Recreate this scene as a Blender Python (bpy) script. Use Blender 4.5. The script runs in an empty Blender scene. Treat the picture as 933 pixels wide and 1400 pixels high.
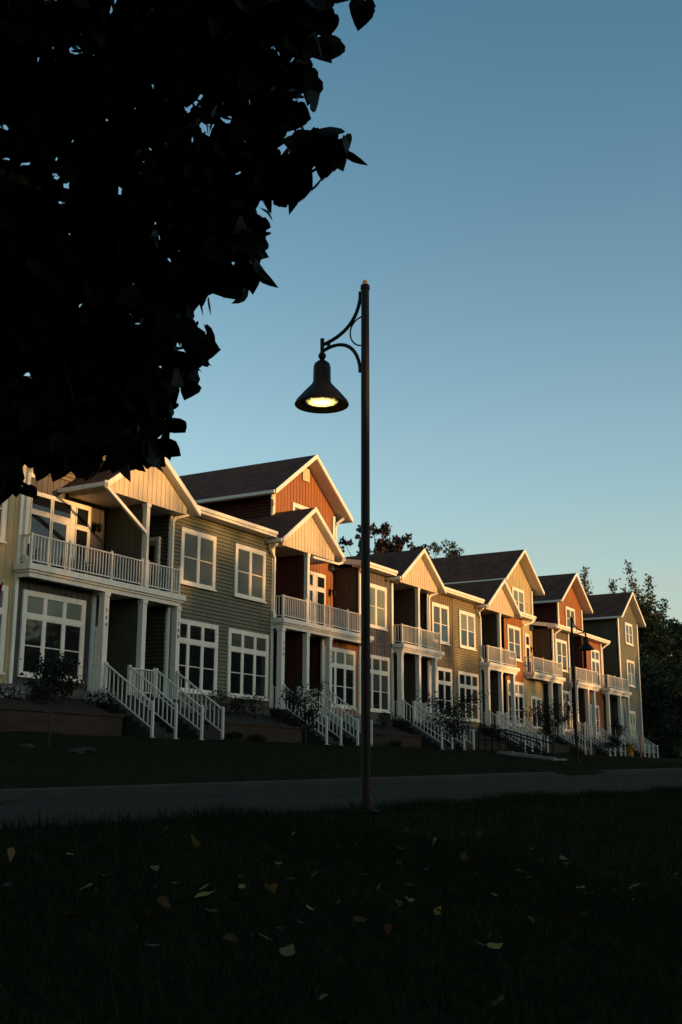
import bpy, bmesh, math, random
import numpy as np
from mathutils import Vector, Matrix

random.seed(7)
RNG = np.random.default_rng(7)
scene = bpy.context.scene
COL = scene.collection
R = math.radians
S = 0.8            # the row of houses is laid out in modules of 0.8 m
EYE = 1.2          # height of the eye above the lawn under the camera

# ------------------------------------------------------------------ materials
def new_mat(name):
    m = bpy.data.materials.new(name)
    m.use_nodes = True
    nt = m.node_tree
    return m, nt, nt.nodes['Principled BSDF']

def setin(b, **kw):
    for k, v in kw.items():
        k = k.replace('_', ' ')
        if k in b.inputs:
            b.inputs[k].default_value = v

def mat(name, col, rough=0.7, var=0.12, scale=3.0, bump=0.0, bscale=40.0, metal=0.0, spec=0.3, stretch=(1, 1, 1), coat=0.0, streak=0.0):
    m, nt, b = new_mat(name)
    setin(b, Roughness=rough, Metallic=metal, Specular_IOR_Level=spec, Coat_Weight=coat, Coat_Roughness=0.03)
    N, L = nt.nodes, nt.links
    tc = N.new('ShaderNodeTexCoord'); mp = N.new('ShaderNodeMapping')
    mp.inputs['Scale'].default_value = stretch
    L.new(tc.outputs['Object'], mp.inputs['Vector'])
    no = N.new('ShaderNodeTexNoise'); no.inputs['Scale'].default_value = scale; no.inputs['Detail'].default_value = 6; no.inputs['Roughness'].default_value = 0.65
    L.new(mp.outputs[0], no.inputs['Vector'])
    cr = N.new('ShaderNodeValToRGB')
    c = np.array(col[:3])
    cr.color_ramp.elements[0].position = 0.3; cr.color_ramp.elements[1].position = 0.72
    cr.color_ramp.elements[0].color = (*np.clip(c * (1 - var), 0, 1), 1)
    cr.color_ramp.elements[1].color = (*np.clip(c * (1 + var), 0, 1), 1)
    L.new(no.outputs['Fac'], cr.inputs['Fac'])
    out = cr.outputs['Color']
    if streak:
        mp2 = N.new('ShaderNodeMapping'); mp2.inputs['Scale'].default_value = (6, 6, 0.5)
        L.new(tc.outputs['Object'], mp2.inputs['Vector'])
        n2 = N.new('ShaderNodeTexNoise'); n2.inputs['Scale'].default_value = 1.0; n2.inputs['Detail'].default_value = 5
        L.new(mp2.outputs[0], n2.inputs['Vector'])
        mx = N.new('ShaderNodeMixRGB'); mx.blend_type = 'MULTIPLY'; mx.inputs[0].default_value = streak
        L.new(out, mx.inputs[1]); L.new(n2.outputs['Color'], mx.inputs[2])
        r2 = N.new('ShaderNodeValToRGB'); r2.color_ramp.elements[0].position = 0.3; r2.color_ramp.elements[0].color = (.55, .53, .5, 1); r2.color_ramp.elements[1].position = .6
        L.new(n2.outputs['Fac'], r2.inputs['Fac']); L.new(r2.outputs['Color'], mx.inputs[2])
        out = mx.outputs[0]
    L.new(out, b.inputs['Base Color'])
    if bump:
        nb = N.new('ShaderNodeTexNoise'); nb.inputs['Scale'].default_value = bscale; nb.inputs['Detail'].default_value = 4
        L.new(tc.outputs['Object'], nb.inputs['Vector'])
        bp = N.new('ShaderNodeBump'); bp.inputs['Strength'].default_value = bump; bp.inputs['Distance'].default_value = 0.02
        L.new(nb.outputs['Fac'], bp.inputs['Height']); L.new(bp.outputs[0], b.inputs['Normal'])
    return m

def siding(name, col):
    return mat(name, col, rough=0.62, var=0.10, scale=1.3, bump=0.08, bscale=60, spec=0.25, streak=0.35)

M = {}
M['cream'] = siding('cream_siding', (.56, .45, .30))
M['yellow'] = siding('yellow_siding', (0.42, 0.33, 0.175))
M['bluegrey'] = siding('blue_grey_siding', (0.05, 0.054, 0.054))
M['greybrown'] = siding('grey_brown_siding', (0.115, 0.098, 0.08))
M['green'] = siding('sage_green_siding', (.138, .136, .090))
M['olive'] = siding('shaded_olive_siding', (.068, .064, .040))  # shaded copy of the green: recess and side-wall shade darkened into the colour
M['litolive'] = siding('lit_olive_siding', (.082, .078, .046))  # brighter copy of the olive, the end wall's extra light put into the colour
M['red'] = siding('barn_red_siding', (.28, .105, .037))
M['shadered'] = siding('shaded_red_siding', (0.075, 0.02, 0.013))  # same paint as the red, with the shade of left-facing walls in the colour
M['grey'] = siding('purple_grey_siding', (0.11, 0.092, 0.082))
M['taupe'] = siding('taupe_siding', (.155, .11, .066))
M['tan'] = siding('tan_olive_siding', (0.2, 0.16, 0.088))
M['rust'] = siding('rust_siding', (.28, .105, .036))
M['brown'] = siding('shaded_brown_siding', (.068, .046, .027))  # taupe darkened to paint the shade on party and side walls; also hidden cores
M['trim'] = mat('white_trim', (.74, .68, .57), rough=0.45, var=0.06, scale=4, spec=0.35, streak=0.25)
M['rail'] = mat('white_railing_paint', (.64, .585, .49), rough=0.4, var=0.05, scale=6)
M['soffit'] = mat('white_soffit', (.62, .57, .49), rough=0.55, var=0.05)
M['deck'] = mat('deck_timber', (.16, .14, .12), rough=0.7)
M['concrete'] = mat('grey_concrete', (.10, .092, .08), rough=0.85, var=0.2, scale=2.5, bump=0.3, streak=0.4)
M['kerb'] = mat('dirty_kerb', (.045, .039, .031), rough=.9, var=.35, scale=1.5, spec=.1)
M['step'] = mat('pale_step_concrete', (.20, .19, .17), rough=.85, var=.2, scale=3)
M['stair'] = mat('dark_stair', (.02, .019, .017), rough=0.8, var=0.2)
M['interior'] = mat('dark_interior', (.012, .012, .012), rough=0.9)
M['glass'] = mat('dark_window_glass', (.010, .012, .012), rough=0.03, var=0.3, scale=0.6, spec=0.5)
M['blind'] = mat('glass_over_blind', (.055, .058, .042), rough=0.6, var=0.15, scale=1.2, coat=.35, spec=0.1)
M['blindpale'] = mat('glass_over_pale_blind', (.14, .155, .12), rough=0.6, var=0.08, scale=1.2, coat=.35, spec=0.1)
M['black'] = mat('black_metal', (.006, .006, .006), rough=0.6, var=0.2, scale=20, spec=0.12)
M['lampmetal'] = mat('dark_bronze_paint', (.012, .0075, .0045), rough=0.5, var=0.25, scale=14, spec=0.14)
M['copper'] = mat('copper_cap', (.55, .27, .13), rough=0.4, var=0.1)
M['number'] = mat('black_numeral', (.01, .01, .01), rough=0.5)
M['hydrant'] = mat('yellow_hydrant_paint', (.30, .15, .015), rough=0.5, var=0.2, scale=9)
M['marker'] = mat('orange_marker_post', (.24, .075, .012), rough=0.55, var=0.15)
M['bark'] = mat('dark_bark', (.035, .028, .022), rough=0.9, var=0.35, scale=9, bump=0.8, bscale=25, stretch=(3, 3, .5))
M['mulch'] = mat('dark_mulch', (.025, .018, .013), rough=0.95, var=0.4, scale=20, bump=0.8, bscale=30)
M['stone'] = mat('grey_fieldstone', (.03, .027, .023), rough=0.85, var=0.3, scale=5, bump=0.5)
M['chair'] = mat('dark_patio_wicker', (.02, .02, .025), rough=0.7)
M['fabric'] = mat('pale_fabric', (.5, .48, .45), rough=0.9)
M['flower'] = mat('white_petal', (.42, .40, .37), rough=0.7, var=0.05)
M['door'] = mat('painted_door', (.30, .24, .17), rough=0.5)

def leaf_mat(name, cols, rough=0.55, spec=0.3, transl=0.25):
    m, nt, b = new_mat(name)
    N, L = nt.nodes, nt.links
    g = N.new('ShaderNodeNewGeometry')
    cr = N.new('ShaderNodeValToRGB')
    els = cr.color_ramp.elements
    els[0].color = (*cols[0], 1); els[1].color = (*cols[-1], 1)
    for i, c in enumerate(cols[1:-1]):
        e = els.new((i + 1) / (len(cols) - 1)); e.color = (*c, 1)
    L.new(g.outputs['Random Per Island'], cr.inputs['Fac'])
    setin(b, Roughness=rough, Specular_IOR_Level=spec)
    L.new(cr.outputs['Color'], b.inputs['Base Color'])
    if transl:
        t = N.new('ShaderNodeBsdfTranslucent'); L.new(cr.outputs['Color'], t.inputs['Color'])
        mx = N.new('ShaderNodeMixShader'); mx.inputs[0].default_value = transl
        L.new(b.outputs[0], mx.inputs[1]); L.new(t.outputs[0], mx.inputs[2])
        L.new(mx.outputs[0], nt.nodes['Material Output'].inputs['Surface'])
    return m

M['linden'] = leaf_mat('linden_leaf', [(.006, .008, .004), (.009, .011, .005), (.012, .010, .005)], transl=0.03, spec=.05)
M['leaf_dark'] = leaf_mat('dark_green_leaf', [(.022, .034, .014), (.040, .055, .02), (.055, .06, .025)])
M['leaf_mid'] = leaf_mat('mid_green_leaf', [(.04, .055, .02), (.07, .08, .03), (.09, .085, .035)])
M['leaf_red'] = leaf_mat('maroon_leaf', [(.020, .013, .011), (.034, .017, .014), (.018, .017, .011)])
M['leaf_shrub'] = leaf_mat('shrub_leaf', [(.008, .012, .006), (.013, .017, .008), (.017, .018, .009)], transl=.1, spec=.1)
M['leaf_yellow'] = leaf_mat('yellow_fallen_leaf', [(.23, .165, .035), (.18, .13, .036), (.14, .105, .03)], transl=0.0, spec=.02)
M['leaf_brown'] = leaf_mat('brown_fallen_leaf', [(.075, .04, .015), (.05, .028, .012), (.085, .047, .02)], transl=0.0, spec=.02)
M['leaf_tan'] = leaf_mat('tan_fallen_leaf', [(.14, .10, .048), (.10, .073, .035)], transl=0.0, spec=.02)
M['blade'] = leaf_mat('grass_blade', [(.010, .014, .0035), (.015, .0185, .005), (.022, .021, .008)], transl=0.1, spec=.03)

def shingle():
    m, nt, b = new_mat('brown_asphalt_shingle')
    N, L = nt.nodes, nt.links
    tc = N.new('ShaderNodeTexCoord')
    mp = N.new('ShaderNodeMapping'); mp.inputs['Rotation'].default_value = (0, 0, R(90))
    sx = N.new('ShaderNodeSeparateXYZ'); L.new(tc.outputs['Object'], sx.inputs[0])
    cb = N.new('ShaderNodeCombineXYZ')
    L.new(sx.outputs['Y'], cb.inputs['X']); 
    mu = N.new('ShaderNodeMath'); mu.operation = 'MULTIPLY'; mu.inputs[1].default_value = 1.7
    L.new(sx.outputs['Z'], mu.inputs[0]); L.new(mu.outputs[0], cb.inputs['Y'])
    br = N.new('ShaderNodeTexBrick'); br.inputs['Scale'].default_value = 1.0
    br.inputs['Brick Width'].default_value = 0.3; br.inputs['Row Height'].default_value = 0.14; br.inputs['Mortar Size'].default_value = 0.008
    br.inputs['Color1'].default_value = (.15, .062, .036, 1); br.inputs['Color2'].default_value = (.085, .036, .023, 1); br.inputs['Mortar'].default_value = (.012, .009, .009, 1)
    br.offset = 0.37
    L.new(cb.outputs[0], br.inputs['Vector'])
    no = N.new('ShaderNodeTexNoise'); no.inputs['Scale'].default_value = 1.5; no.inputs['Detail'].default_value = 8
    L.new(tc.outputs['Object'], no.inputs['Vector'])
    r2 = N.new('ShaderNodeValToRGB'); r2.color_ramp.elements[0].position = .3; r2.color_ramp.elements[0].color = (.6, .6, .6, 1); r2.color_ramp.elements[1].position = .7
    L.new(no.outputs['Fac'], r2.inputs['Fac'])
    mx = N.new('ShaderNodeMixRGB'); mx.blend_type = 'MULTIPLY'; mx.inputs[0].default_value = 1
    L.new(br.outputs['Color'], mx.inputs[1]); L.new(r2.outputs['Color'], mx.inputs[2])
    L.new(mx.outputs[0], b.inputs['Base Color'])
    setin(b, Roughness=.9, Specular_IOR_Level=.2)
    bp = N.new('ShaderNodeBump'); bp.inputs['Strength'].default_value = .5; bp.inputs['Distance'].default_value = .02
    L.new(br.outputs['Fac'], bp.inputs['Height']); bp.invert = True; L.new(bp.outputs[0], b.inputs['Normal'])
    return m
M['shingle'] = shingle()

def blockwall():
    m, nt, b = new_mat('split_face_block')
    N, L = nt.nodes, nt.links
    tc = N.new('ShaderNodeTexCoord'); sx = N.new('ShaderNodeSeparateXYZ'); L.new(tc.outputs['Object'], sx.inputs[0])
    cb = N.new('ShaderNodeCombineXYZ')
    ad = N.new('ShaderNodeMath'); L.new(sx.outputs['X'], ad.inputs[0]); L.new(sx.outputs['Y'], ad.inputs[1])
    L.new(ad.outputs[0], cb.inputs['X']); L.new(sx.outputs['Z'], cb.inputs['Y'])
    br = N.new('ShaderNodeTexBrick'); br.inputs['Scale'].default_value = 1
    br.inputs['Brick Width'].default_value = .42; br.inputs['Row Height'].default_value = .15; br.inputs['Mortar Size'].default_value = .008
    br.inputs['Color1'].default_value = (.055, .037, .025, 1); br.inputs['Color2'].default_value = (.038, .026, .018, 1); br.inputs['Mortar'].default_value = (.03, .022, .018, 1)
    L.new(cb.outputs[0], br.inputs['Vector'])
    no = N.new('ShaderNodeTexNoise'); no.inputs['Scale'].default_value = 25; no.inputs['Detail'].default_value = 5
    L.new(tc.outputs['Object'], no.inputs['Vector'])
    mx = N.new('ShaderNodeMixRGB'); mx.blend_type = 'OVERLAY'; mx.inputs[0].default_value = .5
    L.new(br.outputs['Color'], mx.inputs[1]); L.new(no.outputs['Fac'], mx.inputs[2])
    L.new(mx.outputs[0], b.inputs['Base Color']); setin(b, Roughness=.95, Specular_IOR_Level=.15)
    bp = N.new('ShaderNodeBump'); bp.inputs['Strength'].default_value = .7; bp.inputs['Distance'].default_value = .03
    L.new(no.outputs['Fac'], bp.inputs['Height']); L.new(bp.outputs[0], b.inputs['Normal'])
    return m
M['block'] = blockwall()

def ground_mat(name, c0, c1, c2, s1=0.35, s2=7.0, bump=.8, bs=60, rough=.95):
    m, nt, b = new_mat(name)
    N, L = nt.nodes, nt.links
    tc = N.new('ShaderNodeTexCoord')
    n1 = N.new('ShaderNodeTexNoise'); n1.inputs['Scale'].default_value = s1; n1.inputs['Detail'].default_value = 5
    n2 = N.new('ShaderNodeTexNoise'); n2.inputs['Scale'].default_value = s2; n2.inputs['Detail'].default_value = 8; n2.inputs['Roughness'].default_value = .7
    for n in (n1, n2): L.new(tc.outputs['Object'], n.inputs['Vector'])
    cr = N.new('ShaderNodeValToRGB'); cr.color_ramp.elements[0].position = .32; cr.color_ramp.elements[1].position = .68
    cr.color_ramp.elements[0].color = (*c0, 1); cr.color_ramp.elements[1].color = (*c1, 1)
    L.new(n2.outputs['Fac'], cr.inputs['Fac'])
    mx = N.new('ShaderNodeMixRGB'); mx.inputs[2].default_value = (*c2, 1)
    r2 = N.new('ShaderNodeValToRGB'); r2.color_ramp.elements[0].position = .45; r2.color_ramp.elements[1].position = .75; r2.color_ramp.elements[1].color = (.6, .6, .6, 1)
    L.new(n1.outputs['Fac'], r2.inputs['Fac']); L.new(r2.outputs['Color'], mx.inputs[0]); L.new(cr.outputs['Color'], mx.inputs[1])
    L.new(mx.outputs[0], b.inputs['Base Color']); setin(b, Roughness=rough, Specular_IOR_Level=.03)
    nb = N.new('ShaderNodeTexNoise'); nb.inputs['Scale'].default_value = bs; nb.inputs['Detail'].default_value = 6
    L.new(tc.outputs['Object'], nb.inputs['Vector'])
    bp = N.new('ShaderNodeBump'); bp.inputs['Strength'].default_value = bump; bp.inputs['Distance'].default_value = .03
    L.new(nb.outputs['Fac'], bp.inputs['Height']); L.new(bp.outputs[0], b.inputs['Normal'])
    return m
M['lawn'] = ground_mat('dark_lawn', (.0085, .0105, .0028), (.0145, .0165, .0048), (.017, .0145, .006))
def add_cracks(m):
    nt = m.node_tree; N, L = nt.nodes, nt.links; b = N['Principled BSDF']
    src = b.inputs['Base Color'].links[0].from_socket
    tc = N.new('ShaderNodeTexCoord'); no = N.new('ShaderNodeTexNoise'); no.inputs['Scale'].default_value = 1.2; no.inputs['Detail'].default_value = 4
    L.new(tc.outputs['Object'], no.inputs['Vector'])
    mx = N.new('ShaderNodeMixRGB'); mx.inputs[0].default_value = .12; L.new(tc.outputs['Object'], mx.inputs[1]); L.new(no.outputs['Color'], mx.inputs[2])
    vo = N.new('ShaderNodeTexVoronoi'); vo.feature = 'DISTANCE_TO_EDGE'; vo.inputs['Scale'].default_value = .22; L.new(mx.outputs[0], vo.inputs['Vector'])
    r = N.new('ShaderNodeValToRGB'); r.color_ramp.elements[0].position = .004; r.color_ramp.elements[0].color = (.25, .25, .25, 1); r.color_ramp.elements[1].position = .012
    L.new(vo.outputs['Distance'], r.inputs['Fac'])
    m2 = N.new('ShaderNodeMixRGB'); m2.blend_type = 'MULTIPLY'; m2.inputs[0].default_value = 1
    L.new(src, m2.inputs[1]); L.new(r.outputs['Color'], m2.inputs[2]); L.new(m2.outputs[0], b.inputs['Base Color'])
M['asphalt'] = ground_mat('worn_asphalt', (.027, .022, .0155), (.039, .032, .022), (.044, .037, .026), s1=.25, s2=18, bump=.4, bs=160, rough=.88)

# ------------------------------------------------------------------ mesh helpers
class MB:
    """collects shapes; k scales layout units to metres (houses 0.8, else 1)"""
    def __init__(self, k=1.0):
        self.v = []; self.f = []; self.k = k
    def add(self, vs, fs):
        o = len(self.v)
        self.v += [tuple(p) for p in vs]
        self.f += [tuple(i + o for i in f) for f in fs]
    def box(self, x0, x1, y0, y1, z0, z1):
        self.add([(x0, y0, z0), (x1, y0, z0), (x1, y1, z0), (x0, y1, z0), (x0, y0, z1), (x1, y0, z1), (x1, y1, z1), (x0, y1, z1)],
                 [(0, 3, 2, 1), (4, 5, 6, 7), (0, 1, 5, 4), (1, 2, 6, 5), (2, 3, 7, 6), (3, 0, 4, 7)])
    def prism(self, poly, d):
        """poly: list of 3D points (planar), extruded by vector d"""
        n = len(poly); d = Vector(d)
        vs = [Vector(p) for p in poly] + [Vector(p) + d for p in poly]
        fs = [tuple(range(n - 1, -1, -1)), tuple(range(n, 2 * n))] + [(i, (i + 1) % n, n + (i + 1) % n, n + i) for i in range(n)]
        self.add(vs, fs)
    def tube(self, path, r, seg=8, caps=True):
        """round tube along path; r float or list"""
        P = [Vector(p) for p in path]; n = len(P)
        rr = r if isinstance(r, (list, tuple)) else [r] * n
        up = None; vs = []
        for i in range(n):
            t = (P[min(i + 1, n - 1)] - P[max(i - 1, 0)]).normalized()
            if up is None:
                a = Vector((0, 0, 1)) if abs(t.z) < .9 else Vector((1, 0, 0))
                up = (a - t * a.dot(t)).normalized()
            else:
                up = (up - t * up.dot(t)).normalized()
            w = t.cross(up)
            for j in range(seg):
                an = 2 * math.pi * j / seg
                vs.append(P[i] + (up * math.cos(an) + w * math.sin(an)) * rr[i])
        fs = [(i * seg + j, i * seg + (j + 1) % seg, (i + 1) * seg + (j + 1) % seg, (i + 1) * seg + j) for i in range(n - 1) for j in range(seg)]
        if caps:
            fs += [tuple(range(seg - 1, -1, -1)), tuple((n - 1) * seg + j for j in range(seg))]
        self.add(vs, fs)
    def bar(self, a, b, w, h):
        """rectangular bar from a to b"""
        a = Vector(a); b = Vector(b); t = (b - a).normalized()
        up = Vector((0, 0, 1)) if abs(t.z) < .95 else Vector((0, 1, 0))
        s = t.cross(up).normalized(); u = s.cross(t).normalized()
        vs = [p + s * (w / 2 * i) + u * (h / 2 * j) for p in (a, b) for i, j in ((-1, -1), (1, -1), (1, 1), (-1, 1))]
        self.add(vs, [(3, 2, 1, 0), (4, 5, 6, 7), (0, 1, 5, 4), (1, 2, 6, 5), (2, 3, 7, 6), (3, 0, 4, 7)])
    def lathe(self, prof, c=(0, 0, 0), seg=24):
        n = len(prof); vs = []
        for r, z in prof:
            for j in range(seg):
                a = 2 * math.pi * j / seg
                vs.append((c[0] + r * math.cos(a), c[1] + r * math.sin(a), c[2] + z))
        fs = [(i * seg + j, i * seg + (j + 1) % seg, (i + 1) * seg + (j + 1) % seg, (i + 1) * seg + j) for i in range(n - 1) for j in range(seg)]
        self.add(vs, fs)
    def ball(self, c, r, seg=12, rings=8, sz=1.0):
        self.lathe([(r * math.sin(math.pi * i / rings) + 1e-5, -r * sz * math.cos(math.pi * i / rings)) for i in range(rings + 1)], c, seg)
    def build(self, name, m, parent=None, origin=None, smooth=False):
        """origin: world point (m) that becomes the object's origin"""
        k = self.k; dz = EYE
        V = [(x * k, y * k, z * k + dz) for x, y, z in self.v]
        po = Vector((0, 0, 0))
        if parent is not None:
            q = parent
            while q is not None:
                po += q.location; q = q.parent
        if origin is None:
            origin = po if parent is not None else Vector((0, 0, 0))
        origin = Vector(origin)
        V = [(a - origin.x, b - origin.y, c - origin.z) for a, b, c in V]
        me = bpy.data.meshes.new(name); me.from_pydata(V, [], self.f); me.update()
        if smooth:
            me.polygons.foreach_set('use_smooth', [True] * len(me.polygons))
        me.materials.append(m)
        o = bpy.data.objects.new(name, me); COL.objects.link(o)
        o.location = origin - po
        o.parent = parent
        return o

def H(): return MB(S)

def tag(o, label=None, cat=None, group=None, kind=None):
    if label: o['label'] = label
    if cat: o['category'] = cat
    if group: o['group'] = group
    if kind: o['kind'] = kind
    return o

def empty(name, loc, label, cat, group=None):
    o = bpy.data.objects.new(name, None); COL.objects.link(o); o.location = loc
    o.empty_display_size = .3
    return tag(o, label, cat, group)

def uw(x, y, z): return Vector((x * S, y * S, z * S + EYE))

def np_mesh(name, V, F, m, parent=None, loc=(0, 0, 0)):
    me = bpy.data.meshes.new(name)
    V = np.asarray(V, np.float32).reshape(-1, 3); F = np.asarray(F, np.int32)
    nf, k = F.shape
    me.vertices.add(len(V)); me.vertices.foreach_set('co', V.ravel())
    me.loops.add(nf * k); me.loops.foreach_set('vertex_index', F.ravel())
    me.polygons.add(nf); me.polygons.foreach_set('loop_start', np.arange(0, nf * k, k, dtype=np.int32))
    me.update(calc_edges=True); me.validate()
    me.materials.append(m)
    o = bpy.data.objects.new(name, me); COL.objects.link(o); o.parent = parent; o.location = loc
    return o

# leaf templates: (verts, triangles), unit length along +Y, stem at the origin
HEART = (np.array([(0, 0, 0), (.22, -.07, .03), (.46, .10, .06), (.50, .38, .05), (.32, .70, .02), (.03, 1.06, -.04), (0, .5, -.05),
                   (-.22, -.07, .03), (-.45, .12, .07), (-.50, .40, .06), (-.30, .72, .02)]),
         np.array([(0, 1, 6), (1, 2, 6), (2, 3, 6), (3, 4, 6), (4, 5, 6), (0, 6, 7), (7, 6, 8), (8, 6, 9), (9, 6, 10), (10, 6, 5)]))
OVAL = (np.array([(0, 0, 0), (.24, .35, .05), (.2, .7, .03), (0, 1, 0), (-.2, .7, .03), (-.24, .35, .05)]),
        np.array([(0, 1, 5), (1, 2, 5), (2, 4, 5), (2, 3, 4)]))
MAPLE = (np.array([(0, 0, 0), (.5, .1, .04), (.3, .35, 0), (.45, .7, .05), (.15, .65, 0), (0, 1, -.05), (-.15, .65, 0), (-.45, .7, .05), (-.3, .35, 0), (-.5, .1, .04)]),
         np.array([(0, 1, 2), (0, 2, 8), (2, 3, 4), (2, 4, 8), (4, 6, 8), (4, 5, 6), (6, 7, 8), (0, 8, 9)]))

def leaves(pts, size, tpl, droop=0.5, var=.3, rng=RNG, flat=0.0):
    """place one leaf per point, random turn; droop pulls tips down; flat>0 lays blades level"""
    pts = np.asarray(pts, float); n = len(pts)
    d = rng.normal(size=(n, 3)); d[:, 2] -= droop * 1.4
    d[:, 2] *= (1 - flat)
    d /= np.linalg.norm(d, axis=1)[:, None]
    a = rng.normal(size=(n, 3)); a[:, 2] += flat * 6
    w = np.cross(d, a); w /= np.linalg.norm(w, axis=1)[:, None]
    nn = np.cross(w, d)
    s = size * (1 + var * (rng.random(n) * 2 - 1))
    T, F = tpl
    bend = (rng.random(n) - .4) * .5
    z = T[None, :, 2] - bend[:, None] * (T[None, :, 1] ** 2)
    V = pts[:, None, :] + s[:, None, None] * (T[None, :, 0, None] * w[:, None, :] + T[None, :, 1, None] * d[:, None, :] + z[..., None] * nn[:, None, :])
    FF = F[None] + (np.arange(n) * len(T))[:, None, None]
    return V.reshape(-1, 3), FF.reshape(-1, 3)

def in_ball(c, r, n, rng=RNG, shell=.35, sq=(1, 1, 1)):
    v = rng.normal(size=(n, 3)); v /= np.linalg.norm(v, axis=1)[:, None]
    rad = (shell + (1 - shell) * rng.random(n)) ** (1 / 2.2)
    return np.array(c) + v * (rad * r)[:, None] * np.array(sq)

# ------------------------------------------------------------------ siding
def wall_pt(o, u, s, z): return (o[0] + u[0] * s, o[1] + u[1] * s, z)

def boards(o, u, nrm, L, z0, ztop, step=.3, w=.032, d=.02, thick=.12, s_list=None):
    """board and batten wall: from o along u, length L, z0 up to ztop(s); nrm points outdoors"""
    mb = H()
    zt = ztop if callable(ztop) else (lambda s: ztop)
    knots = [0, L] + ([] if s_list is None else s_list); knots = sorted(knots)
    poly = [wall_pt(o, u, 0, z0), wall_pt(o, u, L, z0)] + [wall_pt(o, u, s, zt(s)) for s in reversed(knots)]
    mb.prism(poly, (-nrm[0] * thick, -nrm[1] * thick, 0))
    n = max(1, int(round(L / step)))
    for i in range(1, n):
        s = L * i / n
        a, b = s - w / 2, s + w / 2
        za, zb = zt(a), zt(b)
        if min(za, zb) - z0 < .06: continue
        mb.prism([wall_pt(o, u, a, z0 + .005), wall_pt(o, u, b, z0 + .005), wall_pt(o, u, b, zb - .005), wall_pt(o, u, a, za - .005)], (nrm[0] * d, nrm[1] * d, 0))
    return mb

def laps(o, u, nrm, L, z0, ztop, step=.165, d=.07, thick=.12, s_list=None):
    """clapboard wall, each course tilted out at its lower edge"""
    mb = H()
    zt = ztop if callable(ztop) else (lambda s: ztop)
    knots = sorted([0, L] + ([] if s_list is None else s_list))
    poly = [wall_pt(o, u, 0, z0), wall_pt(o, u, L, z0)] + [wall_pt(o, u, s, zt(s)) for s in reversed(knots)]
    mb.prism(poly, (-nrm[0] * thick, -nrm[1] * thick, 0))
    zmax = max(zt(s) for s in knots)
    z = z0
    ss = np.linspace(0, L, 121)
    zz = np.array([zt(s) for s in ss])
    while z < zmax - .02:
        ok = ss[zz >= z + step * .6]
        if len(ok) < 2: break
        a, b = ok[0], ok[-1]; h = min(step, zmax - z)
        def P(s, q, out): p = wall_pt(o, u, s, q); return (p[0] + nrm[0] * out, p[1] + nrm[1] * out, q)
        vs = [P(a, z + .002, .002), P(b, z + .002, .002), P(b, z + .002, d), P(a, z + .002, d), P(b, z + h, .004), P(a, z + h, .004)]
        mb.add(vs, [(0, 1, 2, 3), (3, 2, 4, 5), (0, 3, 5), (1, 4, 2)])
        z += step
    return mb

FRONT = ((1, 0), (0, -1))     # along +X, facing the street
LEFT = ((0, 1), (-1, 0))      # along +Y, facing -X
def fwall(fn, x0, x1, z0, z1, y=30, **k): return fn((x0, y), (1, 0), (0, -1), x1 - x0, z0, z1, **k)
def lwall(fn, x, y0, y1, z0, z1, **k): return fn((x, y0), (0, 1), (-1, 0), y1 - y0, z0, z1, **k)

# ------------------------------------------------------------------ windows and doors
def window(par, x0, x1, z0, z1, y=30, kind='pair', up='blind', low='glass', tw=.2, yoff=0):
    y = y - yoff
    fr = H(); pane = H(); bl = H(); blp = H()
    yo = y - .085
    fr.box(x0, x0 + tw, yo, y - .004, z0, z1); fr.box(x1 - tw, x1, yo, y - .004, z0, z1)
    fr.box(x0 + tw, x1 - tw, yo, y - .004, z1 - tw, z1); fr.box(x0 + tw - .0, x1 - tw, yo, y - .004, z0, z0 + tw * .8)
    fr.box(x0 - .05, x1 + .05, yo - .05, y - .086, z0 - .03, z0 + .05)
    ix0, ix1, iz0, iz1 = x0 + tw, x1 - tw, z0 + tw * .8, z1 - tw
    n = {'pair': 2, 'triple': 3, 'single': 1, 'pair_transom': 2}[kind]
    mw = .17 if n == 2 else .17
    cw = (ix1 - ix0 - mw * (n - 1)) / n
    rows = [(iz0, iz1)]
    tr = None
    if kind in ('triple', 'pair_transom'):
        tz = iz1 - (iz1 - iz0) * .26
        fr.box(ix0, ix1, yo, y - .004, tz - .11, tz + .11)
        tr = (tz + .11, iz1); rows = [(iz0, tz - .11)]
    for i in range(n):
        a = ix0 + i * (cw + mw); b = a + cw
        if i < n - 1:
            fr.box(b, b + mw, yo + .004, y - .004, rows[0][0], rows[0][1])
            if tr: fr.box(b, b + mw, yo + .004, y - .004, tr[0], tr[1])
        za, zb = rows[0]; zm = (za + zb) / 2
        sw = .02
        for (p, q, yy) in ((za, zm, y - .052), (zm, zb, y - .062)):
            fr.box(a, a + sw, yy, y - .04, p, q); fr.box(b - sw, b, yy, y - .04, p, q)
            fr.box(a + sw, b - sw, yy, y - .04, p, p + sw); fr.box(a + sw, b - sw, yy, y - .04, q - sw, q)
        for (p, q, s) in ((za, zm, low), (zm, zb, up)):
            {'glass': pane, 'blind': bl, 'pale': blp}[s].box(a, b, y - .045, y - .035, p, q)
        if tr:
            t = {'glass': 'glass', 'blind': 'blind', 'pale': 'pale'}[up if up != 'tr' else 'pale']
            {'glass': pane, 'blind': bl, 'pale': blp}[window.transom or t].box(a, b, y - .045, y - .035, tr[0], tr[1])
            fr.box(a, a + sw, y - .055, y - .046, *tr); fr.box(b - sw, b, y - .055, y - .046, *tr)
    w = fr.build('window', M['trim'], par, uw((x0 + x1) / 2, y, z0))
    if pane.v: pane.build('pane', M['glass'], w)
    if bl.v: bl.build('blind', M['blind'], w)
    if blp.v: blp.build('blind', M['blindpale'], w)
    return w
window.transom = None

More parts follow.
